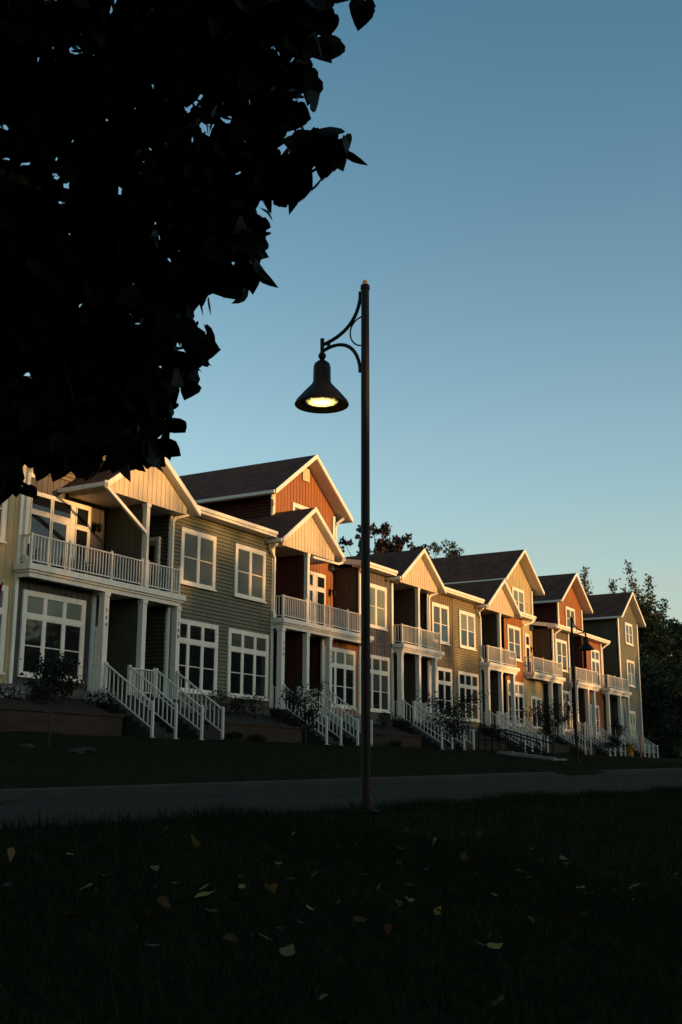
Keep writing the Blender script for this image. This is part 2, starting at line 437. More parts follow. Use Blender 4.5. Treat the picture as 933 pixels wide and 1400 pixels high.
def downspout(par, path, w=.12):
    mb = H()
    for a, b in zip(path[:-1], path[1:]):
        mb.bar(a, b, w, w)
    for p in path[1:-1]:
        mb.ball(p, w * .62, 8, 6)
    return mb.build('downspout', M['trim'], par)

def wall_lamp(par, x, y, z):
    mb = H()
    mb.box(x - .1, x + .1, y - .05, y - .005, z - .18, z + .18)
    mb.bar((x, y - .05, z + .05), (x, y - .3, z + .1), .05, .05)
    mb.lathe([(.05, .12), (.12, .02), (.1, -.2), (.03, -.24)], (x, y - .3, z), 10)
    return mb.build('wall_lamp', M['black'], par)

def railing_panel(mb, a, b, ztop_a, ztop_b, zb_a, zb_b, step=.165, posts=(True, True), foot=0.0):
    """straight railing from a to b (x,y), top and bottom heights given at both ends"""
    a = Vector((a[0], a[1], 0)); b = Vector((b[0], b[1], 0)); L = (b - a).length
    mb.bar((a.x, a.y, ztop_a), (b.x, b.y, ztop_b), .075, .045)
    mb.bar((a.x, a.y, zb_a), (b.x, b.y, zb_b), .045, .04)
    n = max(2, int(round(L / step)))
    for i in range(1, n):
        t = i / n; p = a.lerp(b, t)
        z1 = ztop_a + (ztop_b - ztop_a) * t - .03; z0 = zb_a + (zb_b - zb_a) * t + .02
        mb.box(p.x - .018, p.x + .018, p.y - .018, p.y + .018, z0, z1)
    for f, p, zt, z0 in ((posts[0], a, ztop_a, zb_a), (posts[1], b, ztop_b, zb_b)):
        if f:
            mb.box(p.x - .045, p.x + .045, p.y - .045, p.y + .045, z0 - .12 - foot, zt + .05)
            mb.lathe([(.07, 0), (.07, .03), (.001, .08)], (p.x, p.y, zt + .05), 4)

DECK = 7.2; FLOOR = 2.96; PY = 29.35
def zb_(x): return 1.28 + .0037 * (x - 33)     # ground at the foot of the stairs, in modules

def balcony(par, x0, x1, posts, yback=31.5, left=True):
    mb = H()
    mb.box(x0 + .06, x1 - .06, PY + .02, yback, 6.88, DECK - .01)
    bl = mb.build('balcony', M['deck'], par, uw(x0, PY, DECK))
    fa = H()
    for z0, z1, p in ((6.74, 6.9, 0), (6.903, 6.985, .07), (6.988, 7.2, .15)):
        fa.box(x0 - p, x1 + p, PY - p - .02, PY + .018, z0, z1)
        fa.box(x0 - p, x0 + .058, PY + .02, 29.97, z0, z1)
        fa.box(x1 - .058, x1 + p, PY + .02, 29.97, z0, z1)
    fa.build('fascia', M['trim'], bl)
    so = H(); so.box(x0 + .06, x1 - .06, PY + .02, yback - .02, 6.82, 6.875); so.build('soffit', M['soffit'], bl)
    mb = H()
    y = PY + .05
    xs = sorted(set([x0 + .08] + list(posts) + [x1 - .08]))
    for a, b in zip(xs[:-1], xs[1:]):
        railing_panel(mb, (a, y), (b, y), 8.26, 8.26, 7.34, 7.34, posts=(False, True))
    mb.box(xs[0] - .045, xs[0] + .045, y - .045, y + .045, 7.2, 8.32)
    railing_panel(mb, (xs[0], y + .06), (xs[0], 29.95), 8.26, 8.26, 7.34, 7.34, posts=(False, True))
    mb.build('balcony_railing', M['rail'], bl)
    return bl

def post(par, x, z0, z1, w=.25, num=None):
    mb = H(); mb.box(x - w / 2, x + w / 2, PY - w / 2 + .13, PY + w / 2 + .13, z0, z1)
    mb.box(x - w / 2 - .03, x + w / 2 + .03, PY - w / 2 + .1, PY + w / 2 + .16, z0 + .003, z0 + .16)
    mb.box(x - w / 2 - .03, x + w / 2 + .03, PY - w / 2 + .1, PY + w / 2 + .16, z1 - .14, z1 - .003)
    p = mb.build('porch_post', M['trim'], par, uw(x, PY, z0))
    if num:
        cu = bpy.data.curves.new('house_number', 'FONT'); cu.body = '\n'.join(num)
        cu.size = .18; cu.space_line = 1.15; cu.align_x = 'CENTER'; cu.extrude = .004
        t = bpy.data.objects.new('tmp', cu); COL.objects.link(t)
        dg = bpy.context.evaluated_depsgraph_get()
        me = bpy.data.meshes.new_from_object(t.evaluated_get(dg)); me.name = 'house_number'
        bpy.data.objects.remove(t); bpy.data.curves.remove(cu)
        me.materials.clear(); me.materials.append(M['number'])
        o = bpy.data.objects.new('house_number', me); COL.objects.link(o); o.parent = p
        o.rotation_euler = (R(90), 0, 0)
        o.location = uw(x, PY - w / 2 + .122, 5.95) - uw(x, PY, z0)
    return p

def stair(par, xa, xb, y0=PY - .05, run=2.3, rails=(True, True)):
    zb = zb_(xa)
    n = 8; rise = (FLOOR - zb) / n
    mb = H()
    for i in range(1, n):
        yf = y0 - run * i / (n - 1) + .0
        mb.box(xa + .1, xb - .1, yf, y0 - run * (i - 1) / (n - 1) + .02, zb - .1, FLOOR - rise * i)
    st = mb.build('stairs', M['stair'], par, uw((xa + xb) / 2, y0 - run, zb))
    for f, x in zip(rails, (xa, xb)):
        if not f: continue
        r = H()
        ye = y0 - run - .02
        railing_panel(r, (x, y0), (x, ye), 4.05, 2.5, 3.12, 1.62 + (zb - 1.28), posts=(False, True), step=.21, foot=.22)
        r.lathe([(.14, 0), (.14, .03), (.05, .05)], (x, ye, zb), 8)
        r.box(x - .06, x + .06, y0 - .06, y0 + .06, FLOOR, 4.1)
        r.build('stair_railing', M['rail'], st)
    return st

def gable_roof(par, xc, half, apex, slope, y0, y1, th=.27, fascia=True, name='roof', soffit_left=True):
    """two slopes with white rake boards at the street end; half = horizontal reach of each slope"""
    zf = apex - slope * half
    rf = H()
    for s in (-1, 1):
        xe = xc + s * half
        a = (xc, y0 + .06, apex); b = (xe, y0 + .06, zf)
        poly = [a, b, (xe, y0 + .06, zf - .06), (xc, y0 + .06, apex - .06)]
        rf.prism(poly if s < 0 else poly[::-1], (0, y1 - y0 - .06, 0))
    r = rf.build(name, M['shingle'], par, uw(xc, y0, zf))
    so = H()
    for s in (-1, 1):
        xe = xc + s * (half - .02)
        zf2 = apex - slope * (half - .02)
        poly = [(xc, y0 + .06, apex - .062), (xe, y0 + .06, zf2 - .062), (xe, y0 + .06, zf2 - th + .03), (xc, y0 + .06, apex - th + .03)]
        so.prism(poly, (0, y1 - y0 - .1, 0))
    so.build('soffit', M['soffit'], r)
    fa = H()
    for s in (-1, 1):
        xe = xc + s * (half + .03); ze = apex - slope * (half + .03)
        poly = [(xc, y0, apex + .03), (xe, y0, ze + .03), (xe, y0, ze - th + .05), (xc, y0, apex - th + .05)]
        fa.prism(poly, (0, .057, 0))
        # eave gutter running back along the foot of the slope
        xg = xc + s * (half + .0)
        fa.box(min(xg, xg + s * .13), max(xg, xg + s * .13), y0 + .08, y1, zf - .19, zf - .03)
    fa.build('fascia', M['trim'], r)
    return r

GS = .708
def gable_front(par, xc, hb, y, z0, apex, half, mname, fn=boards, **k):
    """triangular wall under a rake"""
    zt = lambda s: apex - .25 - GS * abs(s - hb)
    mb = fn((xc - hb, y), (1, 0), (0, -1), 2 * hb, z0, zt, s_list=[hb], **k)
    return mb.build('gable_wall', M[mname], par)

def eave(par, x0, x1, xl=None, xr=None, ytop=36.5, rise=.16):
    """low roof with soffit and gutter along the street side"""
    xl = x0 if xl is None else xl; xr = x1 if xr is None else xr
    g = H()
    rf = H()
    yE = 29.42
    poly = [(x0, yE, 11.2), (x0, ytop, 11.2 + rise * (ytop - yE)), (x0, ytop, 11.1 + rise * (ytop - yE)), (x0, yE, 11.1)]
    rf.prism(poly, (x1 - x0, 0, 0))
    r = rf.build('roof', M['shingle'], par, uw((x0 + x1) / 2, yE, 11.1))
    so = H(); so.prism([(x0 + .01, yE + .02, 10.94), (x0 + .01, 30.1, 10.94), (x0 + .01, 30.1, 11.09 + rise * (30.1 - yE)), (x0 + .01, yE + .02, 11.09)], (x1 - x0 - .02, 0, 0)); so.build('soffit', M['soffit'], r)
    g.box(x0 + .0, x1, yE - .16, yE - .0, 11.05, 11.2); g.box(x0, x1, yE - .08, yE, 10.93, 11.048)
    g.build('gutter', M['trim'], r)
    return r

def rake_side(par, x, y0=29.42, y1=31.5, rise=.16):
    mb = H()
    z = lambda y: 11.22 + rise * (y - y0)
    mb.prism([(x, y0, z(y0)), (x, y1, z(y1)), (x, y1, z(y1) - .28), (x, y0, z(y0) - .28)], (-.06, 0, 0))
    return mb.build('fascia', M['trim'], par)

def corner(par, x0, x1, z0, z1, y=30, d=.10):
    mb = H(); mb.box(x0, x1, y - d, y - .003, z0, z1)
    return mb.build('corner_board', M['trim'], par)

def core(par, x0, x1, y0, y1, z0, z1):
    mb = H(); mb.box(x0, x1, y0, y1, z0, z1); return mb.build('wall', M['brown'], par)

def footing(par, x0, x1, y=30):
    mb = H(); mb.box(x0 + .003, x1 - .003, y - .02, y + .5, 1.0, 3.04); return mb.build('foundation', M['concrete'], par)

def belt(par, x0, x1, z=7.02, y=30):
    mb = H(); mb.box(x0, x1, y - .045, y - .003, z - .04, z + .04); return mb

def house(name_label, x):
    return empty('townhouse', uw(x, 30, 1.2), name_label, 'house', 'joined townhouses in the row')

TZ = 10.98   # top of the two-storey walls
def porch(owner, left, right, T, party, nums=(None, None)):
    """shared two-storey porch: floor, posts, party wall, gable, balcony is built apart"""
    xc = T + 2.25
    mb = H(); mb.box(T - .05, T + 4.65, PY + .0, 31.45, 2.8, FLOOR); mb.box(T + .1, T + 4.5, PY + .15, 31.4, 1.0, 2.798)
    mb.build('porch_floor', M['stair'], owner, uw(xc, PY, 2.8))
    for z0, z1 in ((FLOOR, 6.82), (DECK, 10.62)):
        lwall(boards, xc - .1, 29.62, 31.48, z0, z1, step=.3, thick=.2).build('party_wall', M[party], owner)
    post(left, T - .05 + .06, FLOOR, 6.74, .27, nums[0])
    post(owner, xc, FLOOR, 6.74, .24)
    post(owner, xc, DECK, 10.66, .2)
    post(right, T + 4.4, FLOOR, 6.74, .25, nums[1])
    # short rails on the porch floor
    r = H(); railing_panel(r, (T + 1.45, PY - .02), (T + 2.95, PY - .02), 4.0, 4.0, 3.12, 3.12, posts=(True, True)); r.build('porch_railing', M['rail'], owner)
    r = H(); railing_panel(r, (T + .03, PY + .2), (T + .03, 29.93), 4.0, 4.0, 3.12, 3.12, posts=(False, True)); r.build('porch_railing', M['rail'], left)
    # gable and its roof
    gable_front(owner, xc, 2.42, PY, 10.66, 12.94, 2.88, 'cream', step=.28)
    for s in (-1, 1):
        mb = H(); x = xc + s * 2.42
        mb.box(min(x, x - s * .1), max(x, x - s * .1), PY + .125, 31.45, 10.66, 10.9); mb.build('porch_beam', M['cream'], owner)
    c = H(); c.box(xc - 2.3, xc + 2.3, PY + .125, 31.45, 10.68, 10.74); c.build('porch_ceiling', M['soffit'], owner)
    gable_roof(owner, xc, 2.88, 12.94, GS, 28.97, 40.5, name='porch_roof')

# ------------------------------------------------------------------ the townhouses
hY = house('yellow board-sided townhouse at the left edge, its windows cut off by the frame', 26)
hA = house('grey townhouse numbered 744 with a big three-light window under a long balcony', 32)
hB = house('sage green clapboard townhouse numbered 740 beside the nearest shared porch', 38)
hB2 = house('sage green clapboard townhouse numbered 734 beside the shaded red porch wall', 43)
hC = house('barn red townhouse numbered 732 with a tall third-storey gable and balcony', 50.5)
hD = house('purple-grey townhouse just behind the near lamp post, left of a cream porch gable', 56)
hD2 = house('taupe board-sided townhouse right of the cream gable, next to tan clapboard', 62)
hE0 = house('tan clapboard townhouse with two white windows between two cream porch gables', 67)
hE = house('red-fronted townhouse under the farthest small cream porch gable', 74)
hF = house('pale yellow townhouse with a tall sunlit third-storey gable', 80)
hF2 = house('grey-brown townhouse with a striped flag hanging at its porch', 86)
hG = house('rust orange townhouse with a third-storey gable behind the far street lamp', 92)
hH = house('olive green three-storey townhouse at the far right end of the row', 103)

# yellow
core(hY, 22.9, 28.98, 30.03, 43, 1.0, TZ)
fwall(boards, 22.9, 29.0, 3.05, TZ).build('front_wall', M['yellow'], hY); footing(hY, 22.9, 29)
window(hY, 25.76, 28.23, 7.86, 10.26); window(hY, 25.36, 28.55, 3.35, 6.38, kind='triple')
eave(hY, 22.9, 29.0)
corner(hY, 28.85, 29.0, 3.05, TZ)
downspout(hY, [(29.1, 29.5, 11.0), (29.08, 29.86, 10.6), (29.08, 29.86, 7.6), (28.98, 29.4, 7.15)], .14)

# A
window.transom = 'pale'
core(hA, 29.02, 33.0, 30.03, 43, 1.0, 6.9); core(hA, 29.02, 35.1, 31.53, 43, 1.0, TZ)
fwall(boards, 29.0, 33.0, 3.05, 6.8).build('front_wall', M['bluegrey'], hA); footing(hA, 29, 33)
window(hA, 29.28, 32.48, 3.33, 6.38, kind='triple', up='glass')
window.transom = None
corner(hA, 32.86, 33.02, 3.05, 6.8)
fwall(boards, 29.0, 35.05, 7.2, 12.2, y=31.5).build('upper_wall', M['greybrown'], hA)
fwall(boards, 33.0, 35.05, FLOOR, 6.8, y=31.5).build('back_wall', M['greybrown'], hA)
def door_frame(par, x0, x1, z0, z1, y, lights, up='glass'):
    """glazed door unit: lights = list of (x0,x1,z0,z1) panes"""
    fr = H(); pn = H()
    # frame as a slab ring with panes set in front
    fr.box(x0, x1, y - .06, y - .03, z0, z1)
    for a, b, c, d in lights:
        pn.box(a, b, y - .075, y - .062, c, d)
        for q in ((a - .05, a, c - .05, d + .05), (b, b + .05, c - .05, d + .05)): fr.box(q[0], q[1], y - .1, y - .061, q[2], q[3])
        for q in ((c - .05, c), (d, d + .05)): fr.box(a, b, y - .1, y - .061, q[0], q[1])
    o = fr.build('balcony_door', M['trim'], par, uw((x0 + x1) / 2, y, z0))
    pn.build('pane', M['glass'], o)
    return o
door_frame(hA, 30.3, 34.15, 7.2, 10.52, 31.5, [(30.4, 30.6, 7.4, 9.55), (30.4, 30.6, 9.75, 10.3), (30.87, 31.85, 7.5, 9.6), (32.02, 32.75, 7.5, 9.5), (30.87, 31.85, 9.8, 10.35), (32.02, 32.95, 9.8, 10.35), (33.32, 33.95, 7.6, 9.45), (33.32, 33.95, 9.65, 10.32)])
wall_lamp(hA, 34.4, 31.5, 9.75)
mb = H(); mb.box(33.75, 34.7, 31.4, 31.49, FLOOR, 5.6); mb.build('front_door', M['door'], hA)
mb = H(); mb.box(33.6, 33.75, 31.38, 31.49, FLOOR, 5.75); mb.box(34.7, 34.85, 31.38, 31.49, FLOOR, 5.75); mb.box(33.75, 34.7, 31.38, 31.49, 5.6, 5.75); mb.build('door_frame', M['trim'], hA)
core(hA, 30.75, 36.7, 31.62, 43, 10.9, 13.8)
gable_front(hA, 33.75, 3.05, 31.5, 11.3, 16.6, 3.85, 'tan', fn=laps)
corner(hA, 30.7, 30.95, 11.0, 14.1, y=31.5)
lwall(laps, 30.7, 31.52, 42, 11.0, 13.75).build('side_wall', M['olive'], hA)
gable_roof(hA, 33.75, 3.85, 16.6, GS, 30.7, 44)
porch(hA, hA, hB, 32.98, 'olive', ('744', '740'))
balcony(hA, 28.9, 37.45, [30.9, 33.2, 35.0, 35.35])
stair(hA, 33.05, 34.4); 
downspout(hA, [(32.2, 28.95, 10.85), (32.35, 29.1, 10.7), (35.05, 29.32, 9.4), (35.13, 29.33, 9.2), (35.13, 29.33, 7.25)], .13)

# B and B2
for h, x0, x1 in ((hB, 37.35, 41.3), (hB2, 41.3, 45.26)):
    core(h, x0 + .1, x1 - .02, 30.03, 43, 1.0, TZ)
    fwall(laps, x0, x1, 3.05, TZ).build('front_wall', M['green'], h); footing(h, x0, x1)
core(hB, 35.25, 37.4, 31.53, 43, 1.0, TZ); core(hB2, 45.2, 47.45, 31.53, 43, 1.0, TZ)
lwall(laps, 37.35, 30.0, 31.5, FLOOR, TZ).build('side_wall', M['olive'], hB)
corner(hB, 37.32, 37.5, 3.05, TZ)
corner(hB2, 45.08, 45.28, 3.05, TZ)
window(hB, 38.06, 40.53, 7.86, 10.28, low='blind', yoff=.045); window(hB, 37.66, 40.86, 3.35, 6.38, kind='triple', up='glass', yoff=.045)
window(hB2, 42.02, 44.47, 7.84, 10.27, low='blind', yoff=.045); window.transom = 'blind'; window(hB2, 41.65, 44.84, 3.35, 6.37, kind='triple', up='glass', yoff=.045); window.transom = None
mb = H(); mb.box(37.2, 37.32, 30.5, 31.3, DECK, 9.6); b_door = mb.build('side_door', M['door'], hB)
mb = H(); mb.box(37.18, 37.34, 30.38, 30.5, DECK, 9.75); mb.box(37.18, 37.34, 31.3, 31.42, DECK, 9.75); mb.box(37.18, 37.34, 30.5, 31.3, 9.6, 9.75); mb.build('door_frame', M['trim'], b_door)
mb = H(); mb.box(37.19, 37.199, 30.62, 31.18, 7.6, 9.4); mb.build('pane', M['glass'], b_door)
stair(hB, 36.0, 37.35)
eave(hB, 38.15, 41.3); eave(hB2, 41.3, 44.55)
downspout(hB, [(38.25, 29.35, 10.95), (38.0, 29.5, 10.75), (37.55, 29.85, 10.55), (37.42, 29.88, 10.4), (37.42, 29.88, 7.25)], .13)
downspout(hB2, [(44.7, 29.35, 10.95), (44.75, 29.5, 10.65), (44.75, 29.8, 10.45), (45.18, 29.88, 10.1), (45.18, 29.88, 7.6), (45.05, 29.7, 7.2)], .13)
stair(hB2, 45.3, 46.58)

# C
core(hC, 47.6, 53.58, 31.53, 43, 1.0, 13.5); core(hC, 49.8, 53.58, 30.03, 31.6, 1.0, 6.9)
fwall(boards, 49.75, 53.6, 3.05, 6.8).build('front_wall', M['red'], hC); footing(hC, 49.75, 53.6)
lwall(boards, 49.75, 30, 31.48, FLOOR, 6.8).build('side_wall', M['shadered'], hC)
corner(hC, 49.72, 49.92, 3.05, 6.8)
window.transom = 'pale'; window(hC, 50.0, 53.17, 3.36, 6.39, kind='triple', up='glass'); window.transom = None
fwall(boards, 47.3, 53.5, 7.2, 10.9, y=31.5).build('upper_wall', M['red'], hC)
gable_front(hC, 50.4, 3.1, 31.5, 10.9, 16.6, 3.85, 'red', step=.3)
lwall(laps, 47.3, 31.52, 42.5, 10.0, 13.9).build('side_wall', M['shadered'], hC)
corner(hC, 47.25, 47.5, 10.6, 14.0, y=31.5); corner(hC, 53.3, 53.52, 10.9, 13.9, y=31.5)
gable_roof(hC, 50.4, 3.85, 16.6, GS, 30.7, 44)
mb = H(); mb.box(50.15, 50.82, 31.42, 31.47, 15.25, 15.95); mb.build('gable_vent', M['cream'], hC)
window(hC, 49.2, 51.4, 12.0, 13.85, y=31.5)
door_frame(hC, 50.2, 52.6, 7.2, 10.5, 31.5, [(50.35, 51.2, 7.5, 9.45), (50.35, 51.2, 9.75, 10.3), (51.7, 52.4, 7.6, 9.5), (51.7, 52.4, 9.75, 10.3)])
wall_lamp(hC, 53.1, 31.5, 9.65)
porch(hC, hB2, hC, 45.26, 'shadered', ('734', '732'))
balcony(hC, 45.2, 53.7, [47.35, 47.7, 49.5, 51.4])
stair(hC, 48.15, 49.5)
downspout(hC, [(50.3, 28.95, 10.9), (50.25, 29.05, 10.6), (50.0, 29.15, 10.5), (47.75, 29.3, 10.5)], .11)
downspout(hC, [(53.75, 31.0, 13.8), (53.55, 31.3, 13.5), (53.55, 31.42, 13.3), (53.55, 31.42, 11.6)], .13)
downspout(hC, [(46.6, 30.9, 13.85), (46.75, 31.1, 13.5), (47.32, 31.42, 13.3), (47.36, 31.42, 12.4)], .13)

# D, D2, E0
core(hD, 53.65, 57.45, 30.03, 43, 1.0, TZ); core(hD, 57.4, 59.7, 31.53, 43, 1.0, TZ)
fwall(boards, 53.6, 57.47, 3.05, TZ).build('front_wall', M['grey'], hD); footing(hD, 53.6, 57.47)
belt(hD, 53.62, 57.2).build('belt_board', M['grey'], hD)
lwall(boards, 53.6, 30.0, 31.5, 7.2, TZ).build('side_wall', M['brown'], hD)
corner(hD, 53.57, 53.77, 3.05, TZ); corner(hD, 57.3, 57.5, 3.05, TZ)
window(hD, 54.25, 56.72, 7.86, 10.27, up='pale', low='pale'); window(hD, 53.95, 57.05, 3.35, 6.38, kind='triple', up='blind')
eave(hD, 53.1, 56.85); rake_side(hD, 53.1)
downspout(hD, [(53.5, 29.5, 10.95), (53.85, 29.8, 10.6), (53.95, 29.88, 10.4), (53.95, 29.88, 7.3)], .12)
stair(hD, 57.43, 58.75)
core(hD2, 62.05, 65.58, 30.03, 43, 1.0, TZ); core(hD2, 59.9, 62.1, 31.53, 43, 1.0, TZ)
fwall(boards, 61.95, 65.6, 3.05, TZ).build('front_wall', M['taupe'], hD2); footing(hD2, 61.95, 65.6)
belt(hD2, 62.1, 65.58).build('belt_board', M['taupe'], hD2)
lwall(boards, 61.95, 30.0, 31.5, FLOOR, TZ).build('side_wall', M['brown'], hD2)
corner(hD2, 61.92, 62.1, 3.05, TZ)
window(hD2, 62.58, 64.99, 7.86, 10.26, low='glass'); window(hD2, 62.15, 65.32, 3.35, 6.4, kind='triple', up='glass')
porch(hD2, hD, hD2, 57.47, 'brown')
balcony(hD2, 57.45, 62.55, [59.55, 59.9])
stair(hD2, 60.35, 61.65)
eave(hD2, 62.65, 65.6)
downspout(hD2, [(62.75, 29.35, 10.95), (62.5, 29.5, 10.75), (62.15, 29.85, 10.55), (62.05, 29.88, 10.4), (62.05, 29.88, 7.25)], .13)
core(hE0, 65.6, 69.8, 30.03, 43, 1.0, TZ); core(hE0, 69.75, 72.0, 31.53, 43, 1.0, TZ)
fwall(laps, 65.6, 69.83, 3.05, TZ).build('front_wall', M['tan'], hE0); footing(hE0, 65.6, 69.83)
corner(hE0, 69.67, 69.87, 3.05, TZ)
window(hE0, 66.47, 68.93, 7.88, 10.25, up='pale', low='glass', yoff=.045); window(hE0, 66.13, 69.27, 3.36, 6.38, kind='triple', up='glass', low='blind', yoff=.045)
eave(hE0, 65.6, 69.15)
downspout(hE0, [(69.25, 29.35, 10.95), (69.3, 29.5, 10.65), (69.3, 29.8, 10.45), (69.75, 29.88, 10.1), (69.75, 29.88, 7.6), (69.6, 29.7, 7.2)], .13)
stair(hE0, 69.6, 70.9)

# E
core(hE, 74.15, 77.6, 30.03, 43, 1.0, TZ); core(hE, 72.1, 74.2, 31.53, 43, 1.0, TZ)
fwall(boards, 74.05, 77.65, 3.05, TZ).build('front_wall', M['red'], hE); footing(hE, 74.05, 77.65)
lwall(boards, 74.05, 30.0, 31.5, FLOOR, TZ).build('side_wall', M['shadered'], hE)
window(hE, 74.61, 77.05, 7.86, 10.25); window.transom = 'pale'; window(hE, 74.27, 77.35, 3.36, 6.4, kind='triple', up='glass'); window.transom = None
porch(hE, hE0, hE, 69.75, 'brown')
balcony(hE, 69.65, 74.65, [71.8, 72.2])
stair(hE, 72.4, 73.72)
eave(hE, 74.9, 78.55)
downspout(hE, [(78.3, 29.35, 10.95), (78.1, 29.5, 10.7), (77.75, 29.85, 10.55), (77.62, 29.9, 10.5)], .12)

# F
core(hF, 77.65, 83.55, 31.53, 43, 1.0, 13.5); core(hF, 77.67, 81.4, 30.03, 31.6, 1.0, 6.9)
fwall(boards, 77.65, 81.43, 3.05, 6.8).build('front_wall', M['yellow'], hF); footing(hF, 77.65, 81.43)
window(hF, 78.69, 80.78, 3.3, 5.6)
fwall(boards, 77.4, 83.6, 7.2, 10.9, y=31.5).build('upper_wall', M['yellow'], hF)
gable_front(hF, 80.5, 3.1, 31.5, 10.9, 16.6, 3.85, 'yellow', step=.3)
lwall(laps, 77.4, 31.52, 42.5, 10.0, 13.9).build('side_wall', M['olive'], hF)
corner(hF, 77.37, 77.6, 10.9, 14.0, y=31.5)
corner(hF, 83.42, 83.62, 10.9, 13.9, y=31.5)
gable_roof(hF, 80.5, 3.85, 16.6, GS, 30.7, 44)
window(hF, 79.5, 81.9, 11.75, 13.7, y=31.5, up='pale', low='blind')
door_frame(hF, 81.8, 82.75, 7.2, 10.5, 31.5, [(81.98, 82.55, 7.6, 9.4), (81.98, 82.55, 9.65, 10.25)])
wall_lamp(hF, 83.15, 31.5, 9.4)
balcony(hF, 77.75, 83.95, [79.9, 81.9])
lwall(boards, 83.55, 29.62, 31.48, FLOOR, 6.82, thick=.2).build('party_wall', M['bluegrey'], hF)
mb = H(); mb.box(81.4, 83.9, PY, 31.45, 2.8, FLOOR); mb.box(81.5, 83.8, PY + .15, 31.4, 1.0, 2.798); mb.build('porch_floor', M['stair'], hF)
mb = H(); mb.box(81.43, 83.55, 31.46, 31.52, FLOOR, 6.82); mb.build('back_wall', M['greybrown'], hF)
post(hF, 81.55, FLOOR, 6.74, .25); post(hF2, 83.75, FLOOR, 6.74, .25)
stair(hF, 81.4, 82.68)

# F2
core(hF2, 83.7, 87.3, 30.03, 43, 1.0, TZ); core(hF2, 87.3, 89.5, 31.53, 43, 1.0, TZ)
fwall(boards, 83.65, 87.35, 3.05, TZ).build('front_wall', M['greybrown'], hF2); footing(hF2, 83.65, 87.35)
lwall(boards, 83.65, 30.0, 31.5, 7.2, TZ).build('side_wall', M['brown'], hF2)
corner(hF2, 83.62, 83.82, 3.05, TZ); corner(hF2, 87.2, 87.4, 3.05, TZ)
window(hF2, 84.36, 86.82, 7.86, 10.26); window(hF2, 84.05, 87.1, 3.35, 6.4, kind='triple', up='blind')
eave(hF2, 83.1, 89.4); rake_side(hF2, 83.1)
downspout(hF2, [(84.3, 29.4, 10.95), (84.1, 29.7, 10.7), (83.98, 29.88, 10.5), (83.98, 29.88, 7.3)], .12)
stair(hF2, 87.15, 88.45)

# G
core(hG, 91.75, 95.5, 30.03, 43, 1.0, TZ); core(hG, 89.5, 95.4, 31.53, 43, 1.0, 13.5)
fwall(boards, 91.65, 95.57, 3.05, TZ).build('front_wall', M['rust'], hG); footing(hG, 91.65, 95.57)
lwall(boards, 91.65, 30.0, 31.5, FLOOR, TZ).build('side_wall', M['shadered'], hG)
for z0, z1 in ((FLOOR, 6.82), (DECK, 10.95)):
    lwall(boards, 89.6, 29.62, 31.48, z0, z1, thick=.2).build('party_wall', M['shadered'], hG)
corner(hG, 95.4, 95.6, 7.1, TZ)
mb = H(); mb.box(87.1, 92.2, PY, 31.45, 2.8, FLOOR); mb.box(87.2, 92.1, PY + .15, 31.4, 1.0, 2.798); mb.build('porch_floor', M['stair'], hG)
window(hG, 92.7, 94.95, 7.25, 10.28, kind='pair_transom', up='glass'); window(hG, 92.0, 94.2, 3.3, 5.7)
fwall(boards, 89.35, 95.44, 10.9, 12.0, y=31.5).build('upper_wall', M['rust'], hG)
gable_front(hG, 92.4, 3.05, 31.5, 11.0, 16.6, 3.85, 'rust', step=.3)
lwall(laps, 89.35, 31.52, 42.5, 10.9, 13.9).build('side_wall', M['shadered'], hG)
corner(hG, 89.3, 89.55, 11.0, 14.0, y=31.5); corner(hG, 95.24, 95.46, 11.0, 13.9, y=31.5)
gable_roof(hG, 92.3, 3.85, 16.6, GS, 30.7, 44)
window(hG, 91.25, 93.55, 11.9, 13.72, y=31.5)
mb = H(); mb.box(91.75, 92.35, 31.42, 31.47, 15.2, 15.8); mb.build('gable_vent', M['cream'], hG)
balcony(hG, 87.1, 92.5, [89.5, 91.0])
post(hF2, 87.2, FLOOR, 6.74, .26); post(hG, 89.9, FLOOR, 6.74, .25); post(hG, 91.5, FLOOR, 6.74, .25)
stair(hG, 89.95, 91.1)
eave(hG, 89.4, 96.1)
downspout(hG, [(95.95, 29.4, 10.95), (95.75, 29.7, 10.7), (95.62, 29.9, 10.5), (95.62, 29.9, 7.3)], .12)

# H
core(hH, 100.85, 106.8, 30.03, 43, 1.0, 13.8)
fwall(laps, 100.75, 106.84, 3.05, 13.0).build('front_wall', M['green'], hH); footing(hH, 100.75, 106.84)
gable_front(hH, 103.8, 3.045, 30.0, 13.0, 16.48, 3.7, 'green', fn=laps)
lwall(boards, 100.75, 30.02, 43, FLOOR, 13.85).build('side_wall', M['litolive'], hH)
mb = H(); mb.box(100.7, 100.74, 30.1, 43, 9.0, 9.1); mb.build('belt_board', M['litolive'], hH)
corner(hH, 100.7, 100.98, 3.05, 13.85); corner(hH, 106.66, 106.87, 3.05, 13.85)
gable_roof(hH, 103.83, 3.7, 16.48, GS, 29.3, 44)
window(hH, 102.75, 105.02, 11.66, 13.62, up='glass', yoff=.045); window(hH, 102.7, 105.05, 7.88, 10.24, yoff=.045); window(hH, 102.6, 104.5, 3.35, 5.7, yoff=.045)
balcony(hH, 95.15, 101.2, [97.2, 99.2])
core(hH, 95.55, 100.8, 31.53, 43, 1.0, TZ)
fwall(boards, 95.6, 100.72, FLOOR, TZ, y=31.48).build('back_wall', M['olive'], hH)
mb = H(); mb.box(95.2, 101.0, PY, 31.45, 2.8, FLOOR); mb.box(95.3, 100.9, PY + .15, 29.9, 1.0, 2.798); mb.build('porch_floor', M['stair'], hH)
for x in (95.25, 98.55, 100.95): post(hH, x, FLOOR, 6.74, .25)
